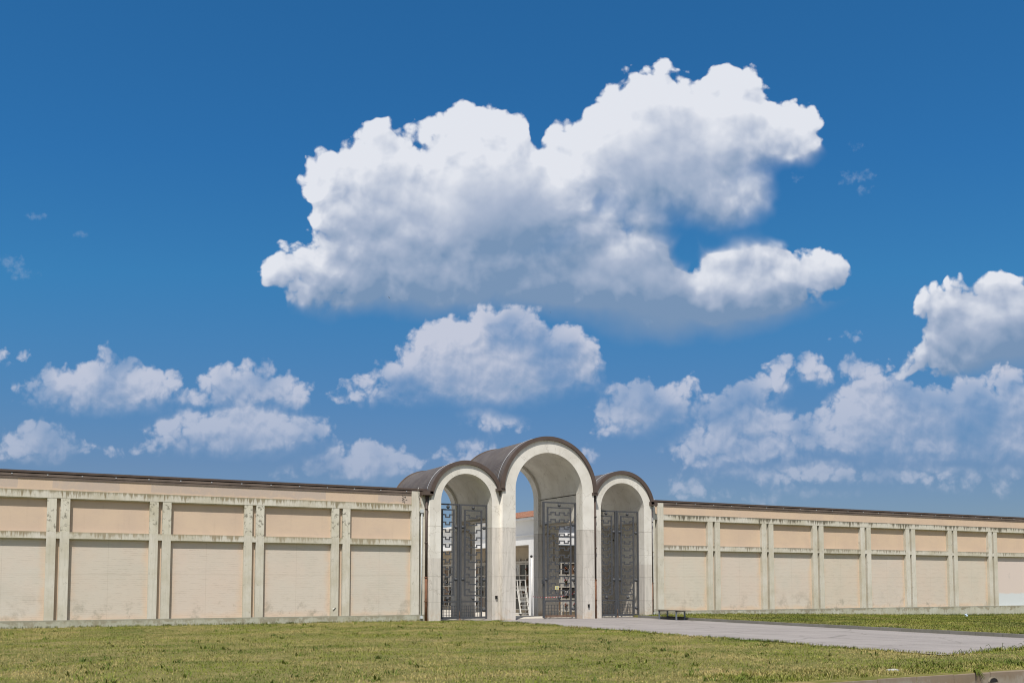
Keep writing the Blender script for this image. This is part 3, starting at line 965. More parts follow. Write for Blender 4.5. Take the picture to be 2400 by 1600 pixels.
lx_, ly_ = scatter(int(LAWN_N), -6, 34, 12.5, 41.75, lawn_keep, 1.25)
cl = np.array([mnoise.noise(Vector((a * 0.8, b * 0.8, 3.0))) for a, b in zip(lx_, ly_)])
hh = rng.uniform(0.018, 0.050, len(lx_)) * (1.0 + 0.55 * cl)
blades('lawn_grass', M['grass'], lx_, ly_, gz(lx_, ly_) - 0.004, np.maximum(hh, 0.012), rng.uniform(0.006, 0.013, len(lx_)), rng.uniform(0.3, 1.4, len(lx_)),
       'short mown lawn with dry straw-coloured patches before the left wall')


def right_keep(x, y):
    return in_view(x, y) & (x > DRIVE_R + 0.14) & (y < 41.74) & (y > 18.9 + 0.13 * (x - 28.6))


rx_, ry_ = scatter(int(LAWN_N * 0.45), 28.7, 66, 19, 41.75, right_keep, 1.0)
blades('verge_grass', M['grass_lush'], rx_, ry_, gz(rx_, ry_) - 0.004, rng.uniform(0.03, 0.075, len(rx_)), rng.uniform(0.010, 0.018, len(rx_)), rng.uniform(0.3, 1.2, len(rx_)),
       'green grass verge between the right wall and the drive kerb')

# longer, rougher tufts: along the drive edge, beside the front kerb, at the foot of the walls
tx, ty, th = [], [], []
def tufts(n, fx, fy, spread, h0, h1, per=(6, 16)):
    for _ in range(n):
        cx, cy = fx(), fy()
        if callable(cy):
            cy = cy(cx)
        for _ in range(random.randint(*per)):
            tx.append(cx + random.gauss(0, spread))
            ty.append(cy + random.gauss(0, spread))
            th.append(random.uniform(h0, h1))
def along_drive():
    y = random.uniform(16.4, 40.8)
    return y
for _ in range(420):
    yy = along_drive()
    for _ in range(random.randint(4, 9)):
        tx.append(drive_left(yy) + random.gauss(-0.06, 0.06)); ty.append(yy + random.gauss(0, 0.07)); th.append(random.uniform(0.03, 0.085))
for _ in range(900):
    xx = random.uniform(11, 27)
    yy = random.uniform(kerb_y(xx) + 0.03, kerb_y(xx) + 1.6)
    for _ in range(random.randint(5, 12)):
        tx.append(xx + random.gauss(0, 0.05)); ty.append(max(kerb_y(xx) + 0.0, yy + random.gauss(0, 0.05))); th.append(random.uniform(0.03, 0.085))
for _ in range(260):
    xx = random.uniform(20.4, 30)
    for _ in range(random.randint(4, 9)):
        tx.append(xx + random.gauss(0, 0.06)); ty.append(drive_near(xx) - 0.08 + random.gauss(0, 0.06)); th.append(random.uniform(0.04, 0.12))
for _ in range(520):
    xx = random.uniform(-4, 16.9)
    for _ in range(random.randint(3, 7)):
        tx.append(xx + random.gauss(0, 0.06)); ty.append(41.68 - abs(random.gauss(0, 0.05))); th.append(random.uniform(0.04, 0.12))
for _ in range(640):
    xx = random.uniform(29.5, 62)
    for _ in range(random.randint(3, 7)):
        tx.append(xx + random.gauss(0, 0.06)); ty.append(41.68 - abs(random.gauss(0, 0.06))); th.append(random.uniform(0.05, 0.14))
for _ in range(300):
    yy = random.uniform(19.5, 40.8)
    for _ in range(random.randint(3, 6)):
        tx.append(DRIVE_R + 0.17 + abs(random.gauss(0, 0.04))); ty.append(yy + random.gauss(0, 0.06)); th.append(random.uniform(0.04, 0.10))
tx, ty, th = np.array(tx), np.array(ty), np.array(th)
blades('rough_grass', M['grass_lush'], tx, ty, np.maximum(gz(tx, ty), 0.0) * 1.0 + np.where(tx > 29.2, gz(tx, ty) - np.maximum(gz(tx, ty), 0.0), 0.0), th, rng.uniform(0.008, 0.016, len(tx)), rng.uniform(0.3, 1.1, len(tx)),
       'longer rough grass along the edges of the drive, kerbs and wall feet')

# broad-leaved weeds standing in the mown lawn, dark green rosettes in drifts
wx, wy, wh, ww = [], [], [], []
for _ in range(800):
    cx, cy = random.uniform(-4, 20), 13.3 + 27.5 * random.random() ** 1.1
    if mnoise.noise(Vector((cx * 0.30, cy * 0.42, 7.0))) < 0.05 and random.random() < 0.86:
        continue
    if cx > drive_left(cy) - 0.1:
        continue
    s = random.uniform(0.5, 1.25)
    for _ in range(random.randint(6, 14)):
        wx.append(cx + random.gauss(0, 0.05 * s)); wy.append(cy + random.gauss(0, 0.05 * s)); wh.append(random.uniform(0.04, 0.11) * s); ww.append(random.uniform(0.012, 0.030) * s)
wx, wy, wh, ww = map(np.array, (wx, wy, wh, ww))
blades('lawn_weeds', M['weeds'], wx, wy, gz(wx, wy), wh, ww, rng.uniform(0.5, 1.5, len(wx)), 'dark green broad-leaved weeds scattered in drifts over the mown lawn')

# bent dry stalks at the near end of the drive
sm_ = MB()
for k in range(16):
    xx = 20.7 + 4.6 * (k / 15) ** 0.8 + random.gauss(0, 0.08)
    yy = drive_near(xx) - 0.05 + random.gauss(0, 0.05)
    h = random.uniform(0.08, 0.20)
    a = random.uniform(-1, 1)
    p = Vector((xx, yy, 0.0))
    q = p + Vector((0.10 * a, 0.03, h))
    r = q + Vector((random.uniform(0.05, 0.16) * (1 if a > 0 else -1), 0.02, -random.uniform(0.0, 0.10)))
    sm_.tube([p, (p + q) / 2 + Vector((0.01, 0, 0.01)), q, r], 0.006, 4)
tag(sm_.build('grass_stalks', M['stalk']), 'bent dark grass stalks at the near edge of the drive', 'grass', kind='stuff')

# a weed hanging over the front kerb
hw = MB()
c = Vector((16.62, kerb_y(16.62) - 0.08, 0.02))
for k in range(22):
    a = random.uniform(-1, 1)
    up = random.uniform(0.02, 0.07)
    p1 = c + Vector((a * 0.05, -0.06, up))
    p2 = c + Vector((a * 0.12, -0.12 - random.random() * 0.04, -random.uniform(0.02, 0.16)))
    hw.tube([c + Vector((a * 0.02, 0.02, -0.02)), p1, p2], [0.006, 0.005, 0.002], 4)
kw = thing('kerb_weed', 'drooping weed growing over the edge of the stained front kerb', 'weed')
hw.build('stems', M['weeds'], kw)
# flat stone lying in the grass
fs = MB()
fs.ball((15.45, 13.75, 0.02), 0.17, 12, 6, (1.0, 0.5, 0.20))
tag(fs.build('flat_stone', M['stone_slab']), 'pale flat stone half sunk in the grass behind the front kerb', 'stone')
# litter on the right verge
lt = MB()
lc = Vector((48.2, 37.6, ground_z(48.2, 37.6) + 0.07))
for k in range(4):
    p = [lc + Vector((random.uniform(-0.16, 0.16), random.uniform(-0.1, 0.1), random.uniform(-0.03, 0.12))) for _ in range(4)]
    lt.quad(p)
lt.ball(lc, 0.085, 8, 5, (1.2, 0.8, 0.9))
tag(lt.build('crumpled_wrapper', M['paper_blue']), 'crumpled pale blue wrapper lying on the right grass verge', 'litter')


# ================================================================== the two perimeter walls
YW, RECESS = 41.8, 0.172
YP = YW + RECESS                                  # face of the recessed panels
Z_PL, Z_M0, Z_M1, Z_U0, Z_U1, Z_F1, Z_TOP = 0.30, 3.44, 3.70, 5.00, 5.30, 5.72, 6.03


def perimeter_wall(name, label, pairs, ends, x_min, x_max, side):
    """pairs: [(x of the twin pilasters' outer edges)]; panels between them"""
    w = thing(name, label, 'wall', ((x_min + x_max) / 2, YW, 0.0))
    off = Vector((-(x_min + x_max) / 2, -YW, 0.0))

    def part(mb, nm, mat, parent=None):
        """world geometry under an Empty: shift into the Empty's own space"""
        mb.v = [tuple(Vector(p) + off) for p in mb.v]
        return mb.build(nm, mat, parent or w)
    # texture coordinates stay those of the wall, so its stains run on from part to part
    core = MB().box(x_min, x_max, YP + 0.10, YP + 0.55, -0.4, Z_TOP - 0.05)
    part(core, 'wall_core', M['concrete'])
    zfoot = -0.42
    part(MB().box(x_min, x_max, YW - 0.012, YP + 0.10, zfoot, Z_PL), 'plinth', M['plinth'])
    part(MB().box(x_min, x_max, YW - 0.006, YP + 0.10, Z_U0, Z_U1), 'upper_beam', M['beam_top_' + side])
    part(MB().box(x_min, x_max, YW + 0.055, YP + 0.10, Z_U1, Z_F1 + 0.05), 'frieze', M['peach_frieze'] if side == 'left' else M['peach_clean'])
    g = MB()
    g.box(x_min, x_max, YW + 0.030, YP + 0.1, Z_F1 - 0.005, 5.815)
    g.box(x_min, x_max, YW + 0.012, YP + 0.1, 5.815, 5.905)
    part(g, 'gutter', M['brown_light'])
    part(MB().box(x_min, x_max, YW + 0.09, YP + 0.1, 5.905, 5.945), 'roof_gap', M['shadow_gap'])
    rf = MB()
    rf.box(x_min, x_max, YW - 0.01, YW + 0.05, 5.945, Z_TOP)
    rf.quad([(x_min, YW + 0.05, Z_TOP - 0.004), (x_max, YW + 0.05, Z_TOP - 0.004), (x_max, YW + 4.2, Z_TOP + 0.10), (x_min, YW + 4.2, Z_TOP + 0.10)])
    rf.quad([(x_min, YW + 0.05, 5.945), (x_max, YW + 0.05, 5.945), (x_max, YW + 4.2, Z_TOP + 0.04), (x_min, YW + 4.2, Z_TOP + 0.04)])
    rs = part(rf, 'roof_sheet', M['brown'])
    cl = MB()
    x = x_min + 0.4
    while x < x_max:
        cl.box(x, x + 0.05, YW + 0.0, YW + 0.012, 5.86, 5.90)
        x += 1.23
    part(cl, 'gutter_clips', M['steel'], rs)
    # pilasters and panels
    edges = []
    for (a, b) in pairs:
        for (p, q) in ((a, a + 0.335), (b - 0.335, b)):
            pm = MB().box(p, q, YW, YP + 0.10, Z_PL, Z_M0)
            pm.box(p, q, YW, YP + 0.10, Z_M0, Z_M1)
            lower = part(MB().box(p, q, YW, YP + 0.10, Z_PL, Z_M1), 'pilaster', M['concrete'])
            part(MB().box(p, q, YW + 0.002, YP + 0.10, Z_M1, Z_U0), 'upper_pilaster', M['concrete_worn'] if side == 'left' else M['concrete'])
        gap = MB()
        gap.quad([(a + 0.335, YP, Z_PL), (b - 0.335, YP, Z_PL), (b - 0.335, YP, Z_M0), (a + 0.335, YP, Z_M0)])
        gap.quad([(a + 0.335, YP, Z_M1), (b - 0.335, YP, Z_M1), (b - 0.335, YP, Z_U0), (a + 0.335, YP, Z_U0)])
        part(gap, 'gap_lining', M['peach'])
        part(MB().box(a + 0.335, b - 0.335, YW + 0.003, YP + 0.10, Z_M0, Z_M1), 'middle_beam', M['beam_mid_' + side])
        edges.append((a, b))
    for (p, q, zt) in ends:
        part(MB().box(p, q, YW - 0.015, YP + 0.10, Z_PL, zt), 'end_pilaster', M['concrete'])
    spans = []
    xs_ = sorted([e for pr in pairs for e in pr] + [e for p, q, z in ends for e in (p, q)] + [x_min, x_max])
    occupied = [(a, b) for a, b in pairs] + [(p, q) for p, q, z in ends]
    x = x_min
    for a, b in sorted(occupied):
        if a - x > 1.0:
            spans.append((x, a))
        x = max(x, b)
    if x_max - x > 1.0:
        spans.append((x, x_max))
    for k, (p, q) in enumerate(spans):
        part(MB().box(p, q, YW + 0.004, YP + 0.10, Z_M0, Z_M1), 'middle_beam', M['beam_mid_' + side])
        uvs = [(0, 0), (1, 0), (1, 1), (0, 1)]
        lo = MB()
        repaint = side == 'right' and p > 56
        tone = BRICK_R if side == 'right' else BRICK_L
        lo.quad([(p, YP, Z_PL), (q, YP, Z_PL), (q, YP, Z_M0), (p, YP, Z_M0)], uv=uvs)
        part(lo, 'lower_panel', M['repainted'] if repaint else M['brick_%d' % (k % 3)] if side == 'left' else M['brick_r%d' % (k % 3)])
        up = MB()
        up.quad([(p, YP + 0.01, Z_M1), (q, YP + 0.01, Z_M1), (q, YP + 0.01, Z_U0), (p, YP + 0.01, Z_U0)], uv=uvs)
        part(up, 'upper_panel', M['peach'] if side == 'left' else M['peach_clean'])
        # drip lip under each beam, set back from the face
        part(MB().box(p + 0.01, q - 0.01, YW + 0.06, YP + 0.05, Z_U0 - 0.035, Z_U0), 'drip_lip', M['concrete'])
        part(MB().box(p + 0.01, q - 0.01, YW + 0.06, YP + 0.05, Z_M0 - 0.03, Z_M0), 'drip_lip', M['concrete'])
    return w


BRICK_L = BRICK_R = None
for k in range(3):
    M['brick_%d' % k] = bricked('worn_brick_panel_left_%d' % k, [(0.575, 0.535, 0.470), (0.60, 0.538, 0.474), (0.585, 0.542, 0.480)][k], (0.59, 0.475, 0.37), 11.3 * k)
    M['brick_r%d' % k] = bricked('worn_brick_panel_right_%d' % k, [(0.585, 0.54, 0.462), (0.60, 0.538, 0.470), (0.588, 0.535, 0.465)][k], (0.60, 0.475, 0.355), 11.3 * k + 5)
n = material('repainted_pink_panel')
_z = n.sep(n.co)[2]
_w = n.noise(n.co, 0.9, 3, 0.5)
_c = n.mix(n.smooth(n.math('ADD', _z, n.math('MULTIPLY', _w, 0.5)), 1.42, 1.30), c4(0.63, 0.545, 0.50), c4(0.60, 0.64, 0.66))
_c = n.mix(n.smooth(n.noise(n.co, 1.6, 5, 0.7), 0.60, 0.72, 0.0, 0.5), _c, c4(0.46, 0.43, 0.40))
M['repainted'] = finish(n, _c, 0.9)

left_pairs = [(1.52 - 3.755 * k, 2.35 - 3.755 * k) for k in range(5, 0, -1)] + [(1.52, 2.33), (5.26, 6.09), (9.02, 9.85), (12.79, 13.63)]
left_wall = perimeter_wall('perimeter_wall', 'long peach wall left of the gates, seen nearest the camera, with flaking double pilasters', left_pairs,
                           [(16.52, 16.89, 5.90), (16.99, 17.27, 5.86)], -18.6, 17.27, 'left')
right_pairs = [(33.41 + 3.742 * k, 34.24 + 3.742 * k) for k in range(0, 12)]
right_wall = perimeter_wall('perimeter_wall', 'long peach wall right of the gates behind the bench, black-streaked beam and repainted end panel', right_pairs,
                            [(29.72, 29.98, 5.86), (30.14, 30.52, 5.88)], 29.72, 78.0, 'right')

# marker scribble at the end of the frieze, slanting signs one above the other
gr = MB()
gx, gy, gzz = 16.05, YW + 0.052, 5.66
def stroke(pts, r=0.012):
    gr.tube([(gx + a, gy, gzz - b) for a, b in pts], r, 4)
stroke([(0.02, 0.0), (0.10, 0.02), (0.14, 0.06)])
stroke([(0.16, 0.02), (0.19, 0.02), (0.20, 0.05), (0.17, 0.06), (0.15, 0.04)], 0.016)
stroke([(0.02, 0.10), (0.08, 0.07), (0.05, 0.14), (0.13, 0.12), (0.02, 0.19), (0.15, 0.20)])
stroke([(0.18, 0.17), (0.27, 0.16)], 0.009)
stroke([(0.21, 0.21), (0.23, 0.13)], 0.008)
stroke([(0.02, 0.25), (0.12, 0.25), (0.16, 0.29), (0.13, 0.31)])
gr.build('graffiti_scribble', M['graffiti'])
tag(bpy.data.objects['graffiti_scribble'], 'small grey scribble written on the peach frieze beside the gatehouse', 'graffiti')
# a chipped scar on a pilaster of the left wall
sc = MB()
sc.ball((12.93, YW - 0.002, 0.60), 0.07, 10, 6, (1.0, 0.12, 0.75))
scar = tag(sc.build('plaster_scar', M['scar_pale']), 'small pale chip low on a pilaster of the left wall', 'chip')
s2 = MB()
s2.bar((12.90, YW - 0.014, 0.54), (13.0, YW - 0.014, 0.66), 0.025, 0.012, (0, 1, 0))
s2.build('gouge', M['shadow_gap'], scar)


# ================================================================== the gatehouse: three arches under barrel roofs
YC, YS, YB = 41.2, 41.5, 46.2
ARCH = {   # centre x, spring z, opening radius, front y, frame depth, pillar outer edges
    'c': (23.39, 6.15, 1.85, YC, 0.60, 20.85, 25.93),
    'l': (19.145, 5.50, 1.30, YS, 0.50, 17.28, 20.85),
    'r': (27.80, 5.47, 1.30, YS, 0.50, 25.93, 29.56)}
FASC = {'c': (2.46, 2.64), 'l': (1.73, 1.915), 'r': (1.73, 1.915)}
gh = thing('gatehouse', 'pale stone gatehouse with three arches under brown barrel roofs, the middle one tallest', 'gatehouse', (23.4, 41.5, 0))
GO = Vector((-23.4, -41.5, 0.0))


def gpart(mb, nm, mat, parent=None):
    me = mb.build(nm, mat, parent or gh)
    me.matrix_parent_inverse = Matrix.Translation(GO)
    return me


def arch_frame(cx, cz, r, y0, y1, xl, xr, ro):
    """an arched stone portal: two pillars and a round head of outer radius ro"""
    m = MB()
    n = 56
    inner, outer = [], []
    inner.append((cx - r, 0.0)); outer.append((xl, 0.0))
    # height where the outer circle meets the pillar edges
    def zo(dx):
        return cz + math.sqrt(max(0.0, ro * ro - dx * dx)) if abs(dx) < ro else cz
    al = math.acos(max(-1, min(1, (cx - xl) / ro)))
    ar = math.acos(max(-1, min(1, (xr - cx) / ro)))
    inner.append((cx - r, cz - 0.001)); outer.append((xl, cz + ro * math.sin(al) - 0.001))
    for k in range(n + 1):
        t = k / n
        ai = math.pi * (1 - t)
        ao = (math.pi - al) + (ar - (math.pi - al)) * t
        inner.append((cx + r * math.cos(ai), cz + r * math.sin(ai)))
        outer.append((cx + ro * math.cos(ao), cz + ro * math.sin(ao)))
    inner.append((cx + r, 0.0)); outer.append((xr, 0.0))
    m.strip(list(zip(inner, outer)), y0, y1)
    return m


for key, nm in (('l', 'side_arch'), ('r', 'side_arch'), ('c', 'central_arch')):
    cx, cz, r, y0, fd, xl, xr = ARCH[key]
    fi, fo = FASC[key]
    ro = fi + 0.05
    gpart(arch_frame(cx, cz, r, y0, y0 + fd, xl, xr, ro), nm, M['stone'])
    gpart(arch_frame(cx, cz, r, YB - 0.5, YB, xl, xr, ro), nm.replace('arch', 'rear_arch'), M['stone'])
    # vaulted passage between the two frames
    rv = r + 0.13
    vm = MB()
    pts = []
    for k in range(41):
        a = math.pi * k / 40
        pts.append(((cx + rv * math.cos(a), cz + rv * math.sin(a)), (cx + (rv + 0.12) * math.cos(a), cz + (rv + 0.12) * math.sin(a))))
    vm.strip(pts, y0 + fd, YB - 0.5)
    gpart(vm, 'vault', M['stone'])
    # barrel roof and its brown edge boards
    drop = {'c': 0.02, 'l': 0.30, 'r': 0.30}[key]
    aL = math.asin(drop / fo)
    rm_ = MB()
    rm_.ring(cx, cz, fi, fo - 0.035, y0 + 0.04, YB + 0.06, aL, math.pi - aL, 64)
    roof = gpart(rm_, 'barrel_roof', M['roof'])
    f = MB()
    f.ring(cx, cz, fi, fo, y0 - 0.10, y0 + 0.04, aL, math.pi - aL, 64)
    gpart(f, 'roof_edge', M['brown'])
    f = MB()
    f.ring(cx, cz, fi, fo + 0.02, YB + 0.06, YB + 0.14, aL, math.pi - aL, 64)
    gpart(f, 'roof_edge', M['brown_light'])
    # thin lightning cable lying over the roof just behind its front edge
    lc_ = MB()
    lc_.tube([(cx + (fo - 0.01) * math.cos(a), y0 + 0.42, cz + (fo - 0.01) * math.sin(a)) for a in [aL + (math.pi - 2 * aL) * k / 40 for k in range(41)]], 0.012, 5)
    gpart(lc_, 'roof_cable', M['steel'], None)

Z_BAND = 4.76
# between the passages: stone beams over open space, from the front portal to the rear one
for (xa, xb, ya) in ((20.445 + 0.13, 23.39 - 1.85 - 0.13, 41.8), (23.39 + 1.85 + 0.13, 27.80 - 1.30 - 0.13, 41.8)):
    gpart(MB().box(xa, xb, ya, YB - 0.5, Z_BAND, 6.10), 'cross_beam', M['stone'])
    for x in (xa - 0.05, xb):
        gpart(MB().box(x, x + 0.05, 42.05, YB - 0.52, Z_BAND - 0.03, Z_BAND + 0.06), 'string_course', M['inner_plaster'])
gpart(MB().box(17.28, 19.145 - 1.43, 42.0, YB - 0.5, 0.0, 5.72), 'outer_wall', M['stone'])
xr_ = 27.80 + 1.43
gpart(MB().box(xr_, 30.15, 42.0, YB - 0.5, Z_BAND, 5.70), 'cross_beam', M['stone'])
gpart(MB().box(xr_ - 0.05, xr_, 42.05, YB - 0.52, Z_BAND - 0.03, Z_BAND + 0.06), 'string_course', M['inner_plaster'])
gpart(MB().box(30.15, 30.3, 42.0, YB, 0.0, 5.70), 'outer_wall', M['stone'])
gpart(MB().box(29.45, 30.15, YB - 0.35, YB - 0.1, 0.0, Z_BAND), 'rear_wall', M['stone'])
gpart(MB().box(29.5, 30.15, 42.0, 42.12, 0.0, Z_BAND), 'front_wall', M['stone'])
# blind round-headed niches on the inner faces of the rear piers
for xc in (21.0, 25.86):
    pts = [((xc - 0.30, 2.9), (xc - 0.36, 2.9))]
    for k in range(17):
        a = math.pi * (1 - k / 16)
        pts.append(((xc + 0.30 * math.cos(a), 4.05 + 0.30 * math.sin(a)), (xc + 0.36 * math.cos(a), 4.05 + 0.36 * math.sin(a))))
    pts.append(((xc + 0.30, 2.9), (xc + 0.36, 2.9)))
    gpart(MB().strip(pts, YB - 0.54, YB - 0.5), 'blind_niche', M['inner_plaster'])
# roof corners where the barrel edges meet the wall gutters
for bx_ in ((16.95, 17.42, YS - 0.10, YS + 0.5, 5.72, 5.90), (29.42, 29.88, YS - 0.10, YS + 0.5, 5.70, 5.88),
            (20.62, 20.98, YC - 0.06, YC + 0.6, 6.05, 6.17), (25.78, 26.12, YC - 0.06, YC + 0.6, 6.05, 6.17)):
    gpart(MB().box(*bx_), 'roof_corner', M['brown'])


# ---- downpipes: brown upper length, rusty iron foot, collars
def downpipe(label, x, y, z1, z_mid, mouth=False, r=0.058):
    t = thing('downpipe', label, 'downpipe', (x, y, 0.0), 'brown downpipes on the gatehouse')
    p = MB().tube([(0, 0, z_mid), (0, 0, z1)], r, 10)
    p.build('upper_pipe', M['pipe_brown'], t)
    q = MB()
    if mouth:
        q.tube([(0, 0, z_mid), (0, 0, 0.22), (0, -0.03, 0.13), (0, -0.10, 0.08)], [r * 1.12] * 3 + [r * 1.2], 10)
    else:
        q.tube([(0, 0, z_mid), (0, 0, 0.0)], r * 1.12, 10)
    q.build('iron_foot', M['rust'], t)
    if mouth:
        MB().tube([(0, -0.10, 0.08), (0, -0.104, 0.078)], r * 1.0, 10).build('pipe_mouth', M['black'], t)
    for z in [0.9, z_mid - 0.02] + [z_mid + 1.55 * k for k in range(1, 4) if z_mid + 1.55 * k < z1 - 0.3]:
        MB().tube([(0, 0, z - 0.03), (0, 0, z + 0.03)], r * 1.4, 10).build('collar', M['rust'] if z < z_mid + 0.1 else M['pipe_brown'], t)
    return t


downpipe('brown downpipe at the outer corner of the left arch, beside the white conduit', 17.17, 41.62, 5.74, 2.0)
downpipe('brown downpipe between left and middle arches, with an open spout at its rusty foot', 20.93, 41.40, 6.08, 2.05, True)
downpipe('brown downpipe between middle and right arches, half hidden by the pillar', 26.06, 41.36, 6.08, 1.9)
downpipe('brown downpipe at the outer corner of the right arch, near the bench', 29.64, 41.62, 5.72, 1.75)


def conduit(label, x, y, z0, z1, hook):
    t = thing('conduit', label, 'conduit', (x, y, 0.0), 'white cable conduits')
    MB().tube([(0, 0, z0), (0, 0, z1)], 0.026, 8).build('pipe', M['conduit'], t)
    MB().box(-0.07, 0.07, -0.045, 0.05, z1, z1 + 0.16).build('junction_box', M['conduit'], t)
    MB().box(-0.06, 0.06, -0.045, 0.05, z0 - 0.1, z0 + 0.02).build('foot_box', M['conduit'], t)
    w = MB().tube([(0.0, 0, z1 + 0.15), (-0.02, 0.0, z1 + 0.45), (hook, -0.05, 5.86), (hook * 1.25, -0.2, 5.96), (hook * 1.2, -0.22, 6.05)], 0.012, 5)
    w.build('cable', M['white_paint'], t)


conduit('white cable conduit at the left corner, with a cable hooked up to the roof', 17.0, 41.745, 0.22, 4.92, -0.22)
conduit('pale conduit at the right corner beside the bench end, grey box on top', 29.80, 41.745, 0.2, 5.45, -0.04)


def wall_box(name, label, x, z, w, h, y=None, mat='black'):
    t = thing(name, label, 'box', (x, y, z))
    MB().box(-w / 2, w / 2, -0.07, 0.0, -h / 2, h / 2).build('case', M[mat], t)
    MB().box(-w * 0.55, w * 0.55, -0.10, 0.0, h / 2, h / 2 + 0.015).build('hood', M['pipe_brown'], t)
    return t


wall_box('call_box', 'small dark call box on the right pillar of the left arch', 20.66, 1.06, 0.10, 0.13, YS)
wall_box('call_box', 'small black box low on the right pillar of the middle arch', 25.55, 0.62, 0.07, 0.14, YC)


# ================================================================== wrought gates
def gate_leaf(label, hinge, meet, y, ztop, zig, seg, foot_rust=False):
    """hinge, meet: x of the hinge stile's and the meeting stile's outer edges"""
    d = 1 if hinge > meet else -1
    t = thing('gate_leaf', label, 'gate', (hinge, y, 0.0), 'wrought gate leaves with fretted bars')
    L = abs(hinge - meet)

    def X(s):                       # s measured from the meeting stile
        return (s - L) * d          # local x
    def bx(m, s0, s1, z0, z1, th=0.05, yo=0.0):
        a, b = sorted((X(s0), X(s1)))
        m.box(a, b, yo - th / 2, yo + th / 2, z0, z1)
        return m
    st, ib = 0.095, 0.08
    gap = 0.19
    f = MB()
    bx(f, 0.0, st, 0.05, ztop, 0.07)
    bx(f, L - st, L, 0.05, ztop, 0.07)
    bx(f, st, L - st, ztop - 0.07, ztop, 0.06)
    bx(f, st, L - st - gap - ib, 0.83, 0.90, 0.06)
    f.build('outer_frame', M['gate'], t)
    fr = MB()
    bx(fr, st, L - st, 0.07, 0.17, 0.055)
    fr.build('bottom_rail', M['gate_rust'] if foot_rust else M['gate'], t)
    s0, s1 = st + gap * 0.75, L - st - gap
    zt, zb = ztop - 0.255, 1.12
    i = MB()
    bx(i, s0, s0 + ib, zb, zt, 0.045)
    bx(i, s1 - ib, s1, 0.17, zt, 0.045)
    bx(i, s0 + ib, s1 - ib, zt - 0.06, zt, 0.045)
    bx(i, s0 + ib, s1 - ib, zb, zb + 0.06, 0.045)
    i.build('inner_frame', M['gate'], t)
    # fretted bars: each row steps down and up across the panel
    mm = MB()
    a, b = s0 + ib, s1 - ib
    pitch = 0.347
    rows = int((zt - zb - 0.35) / pitch) + 1
    step, bw = 0.115, 0.055
    for k in range(rows):
        zc = zt - 0.32 - k * pitch
        cuts = [a + (b - a) * q for q in seg]
        hi = zig
        px = a
        for c in cuts + [b]:
            z = zc + (step / 2 if hi else -step / 2)
            bx(mm, px, c, z - bw / 2, z + bw / 2, 0.03)
            if c < b:
                bx(mm, c - bw / 2, c + bw / 2, zc - step / 2 - bw / 2, zc + step / 2 + bw / 2, 0.028)
            px = c
            hi = not hi
    mm.build('fretwork', M['gate'], t)
    # iron balls in the gaps between outer and inner frame
    mid = (s0 + s1) / 2
    for s, z, r in ((mid, ztop - 0.16, 0.082), (st + gap * 0.37, ztop - 1.08, 0.082), (L - st - gap / 2, ztop - 1.10, 0.082),
                    (st + gap * 0.37, 1.90, 0.082), (L - st - gap / 2, 1.88, 0.082), (mid, 1.01, 0.085), (L - st - gap / 2, 0.47, 0.085)):
        MB().ball((X(s), -0.01, z), r).build('iron_ball', M['gate'], t)
    gr_ = MB()
    bx(gr_, st, s1 - ib, 0.66, 0.685, 0.025)
    bx(gr_, st, s1 - ib, 0.50, 0.515, 0.02)
    bx(gr_, st, s1 - ib, 0.36, 0.375, 0.02)
    bx(gr_, st, s1 - ib, 0.235, 0.25, 0.02)
    nb_ = 8
    for k in range(nb_ + 1):
        s = st + 0.05 + (s1 - ib - st - 0.1) * k / nb_
        top = 0.83 if k in (0, nb_) else 0.66
        bx(gr_, s - 0.010, s + 0.010, 0.17, top, 0.02, 0.003)
    gr_.build('lower_grille', M['gate'], t)
    for z in (ztop - 0.32, 1.98, 0.40):
        a_, b_ = sorted((X(L - 0.02), X(L + 0.09)))
        MB().box(a_, b_, -0.03, 0.05, z - 0.06, z + 0.06).build('hinge', M['gate_rust'] if foot_rust else M['gate'], t)
    return t


yl = 42.03
mL = 18.99
gate_leaf('left leaf of the closed gate under the left arch, dark against the light', 17.80, mL, yl, 5.42, True, (0.32, 0.72))
gate_leaf('right leaf of the closed gate under the left arch', 20.47, mL + 0.02, yl, 5.42, True, (0.24, 0.74))
gate_leaf('only closed leaf of the tall middle gate, with a yellow notice and rusty foot', 25.26, 23.36, 41.84, 5.70, False, (0.12, 0.32, 0.52, 0.74, 0.92), True)
mR = 27.74
gate_leaf('left leaf of the closed gate under the right arch, bottles at its foot', 26.48, mR, yl, 5.40, True, (0.26, 0.74))
gate_leaf('right leaf of the closed gate under the right arch, sun on the wall behind', 29.12, mR + 0.02, yl, 5.40, True, (0.26, 0.74))
for x, lb in ((mL + 0.01, 'rusty drop bolt at the foot of the left gate'), (mR + 0.01, 'rusty drop bolt at the foot of the right gate')):
    t = thing('drop_bolt', lb, 'bolt', (x, yl - 0.08, 0.0))
    MB().lathe((0, 0, 0), [(0.0, 0.10), (0.035, 0.09), (0.05, 0.02), (0.09, -0.004)], 10).build('socket', M['gate_rust'], t)
    MB().tube([(0, 0, 0.05), (0, 0, 0.42)], 0.014, 6).build('rod', M['gate_rust'], t)
t = thing('lock_box', 'dark lock box on the free edge of the middle gate leaf', 'lock', (23.34, 41.80, 1.80))
MB().box(-0.05, 0.10, -0.06, 0.02, -0.10, 0.10).build('case', M['gate'], t)
MB().tube([(-0.02, -0.06, 0.03), (-0.02, -0.10, 0.03), (-0.08, -0.11, 0.03)], 0.014, 6).build('handle', M['gate'], t)
t = thing('gate_notice', 'small yellow notice fixed to the middle gate leaf', 'notice', (24.12, 41.80, 1.50))
MB().box(-0.105, 0.105, -0.012, 0.0, -0.095, 0.095).build('board', M['notice'], t)
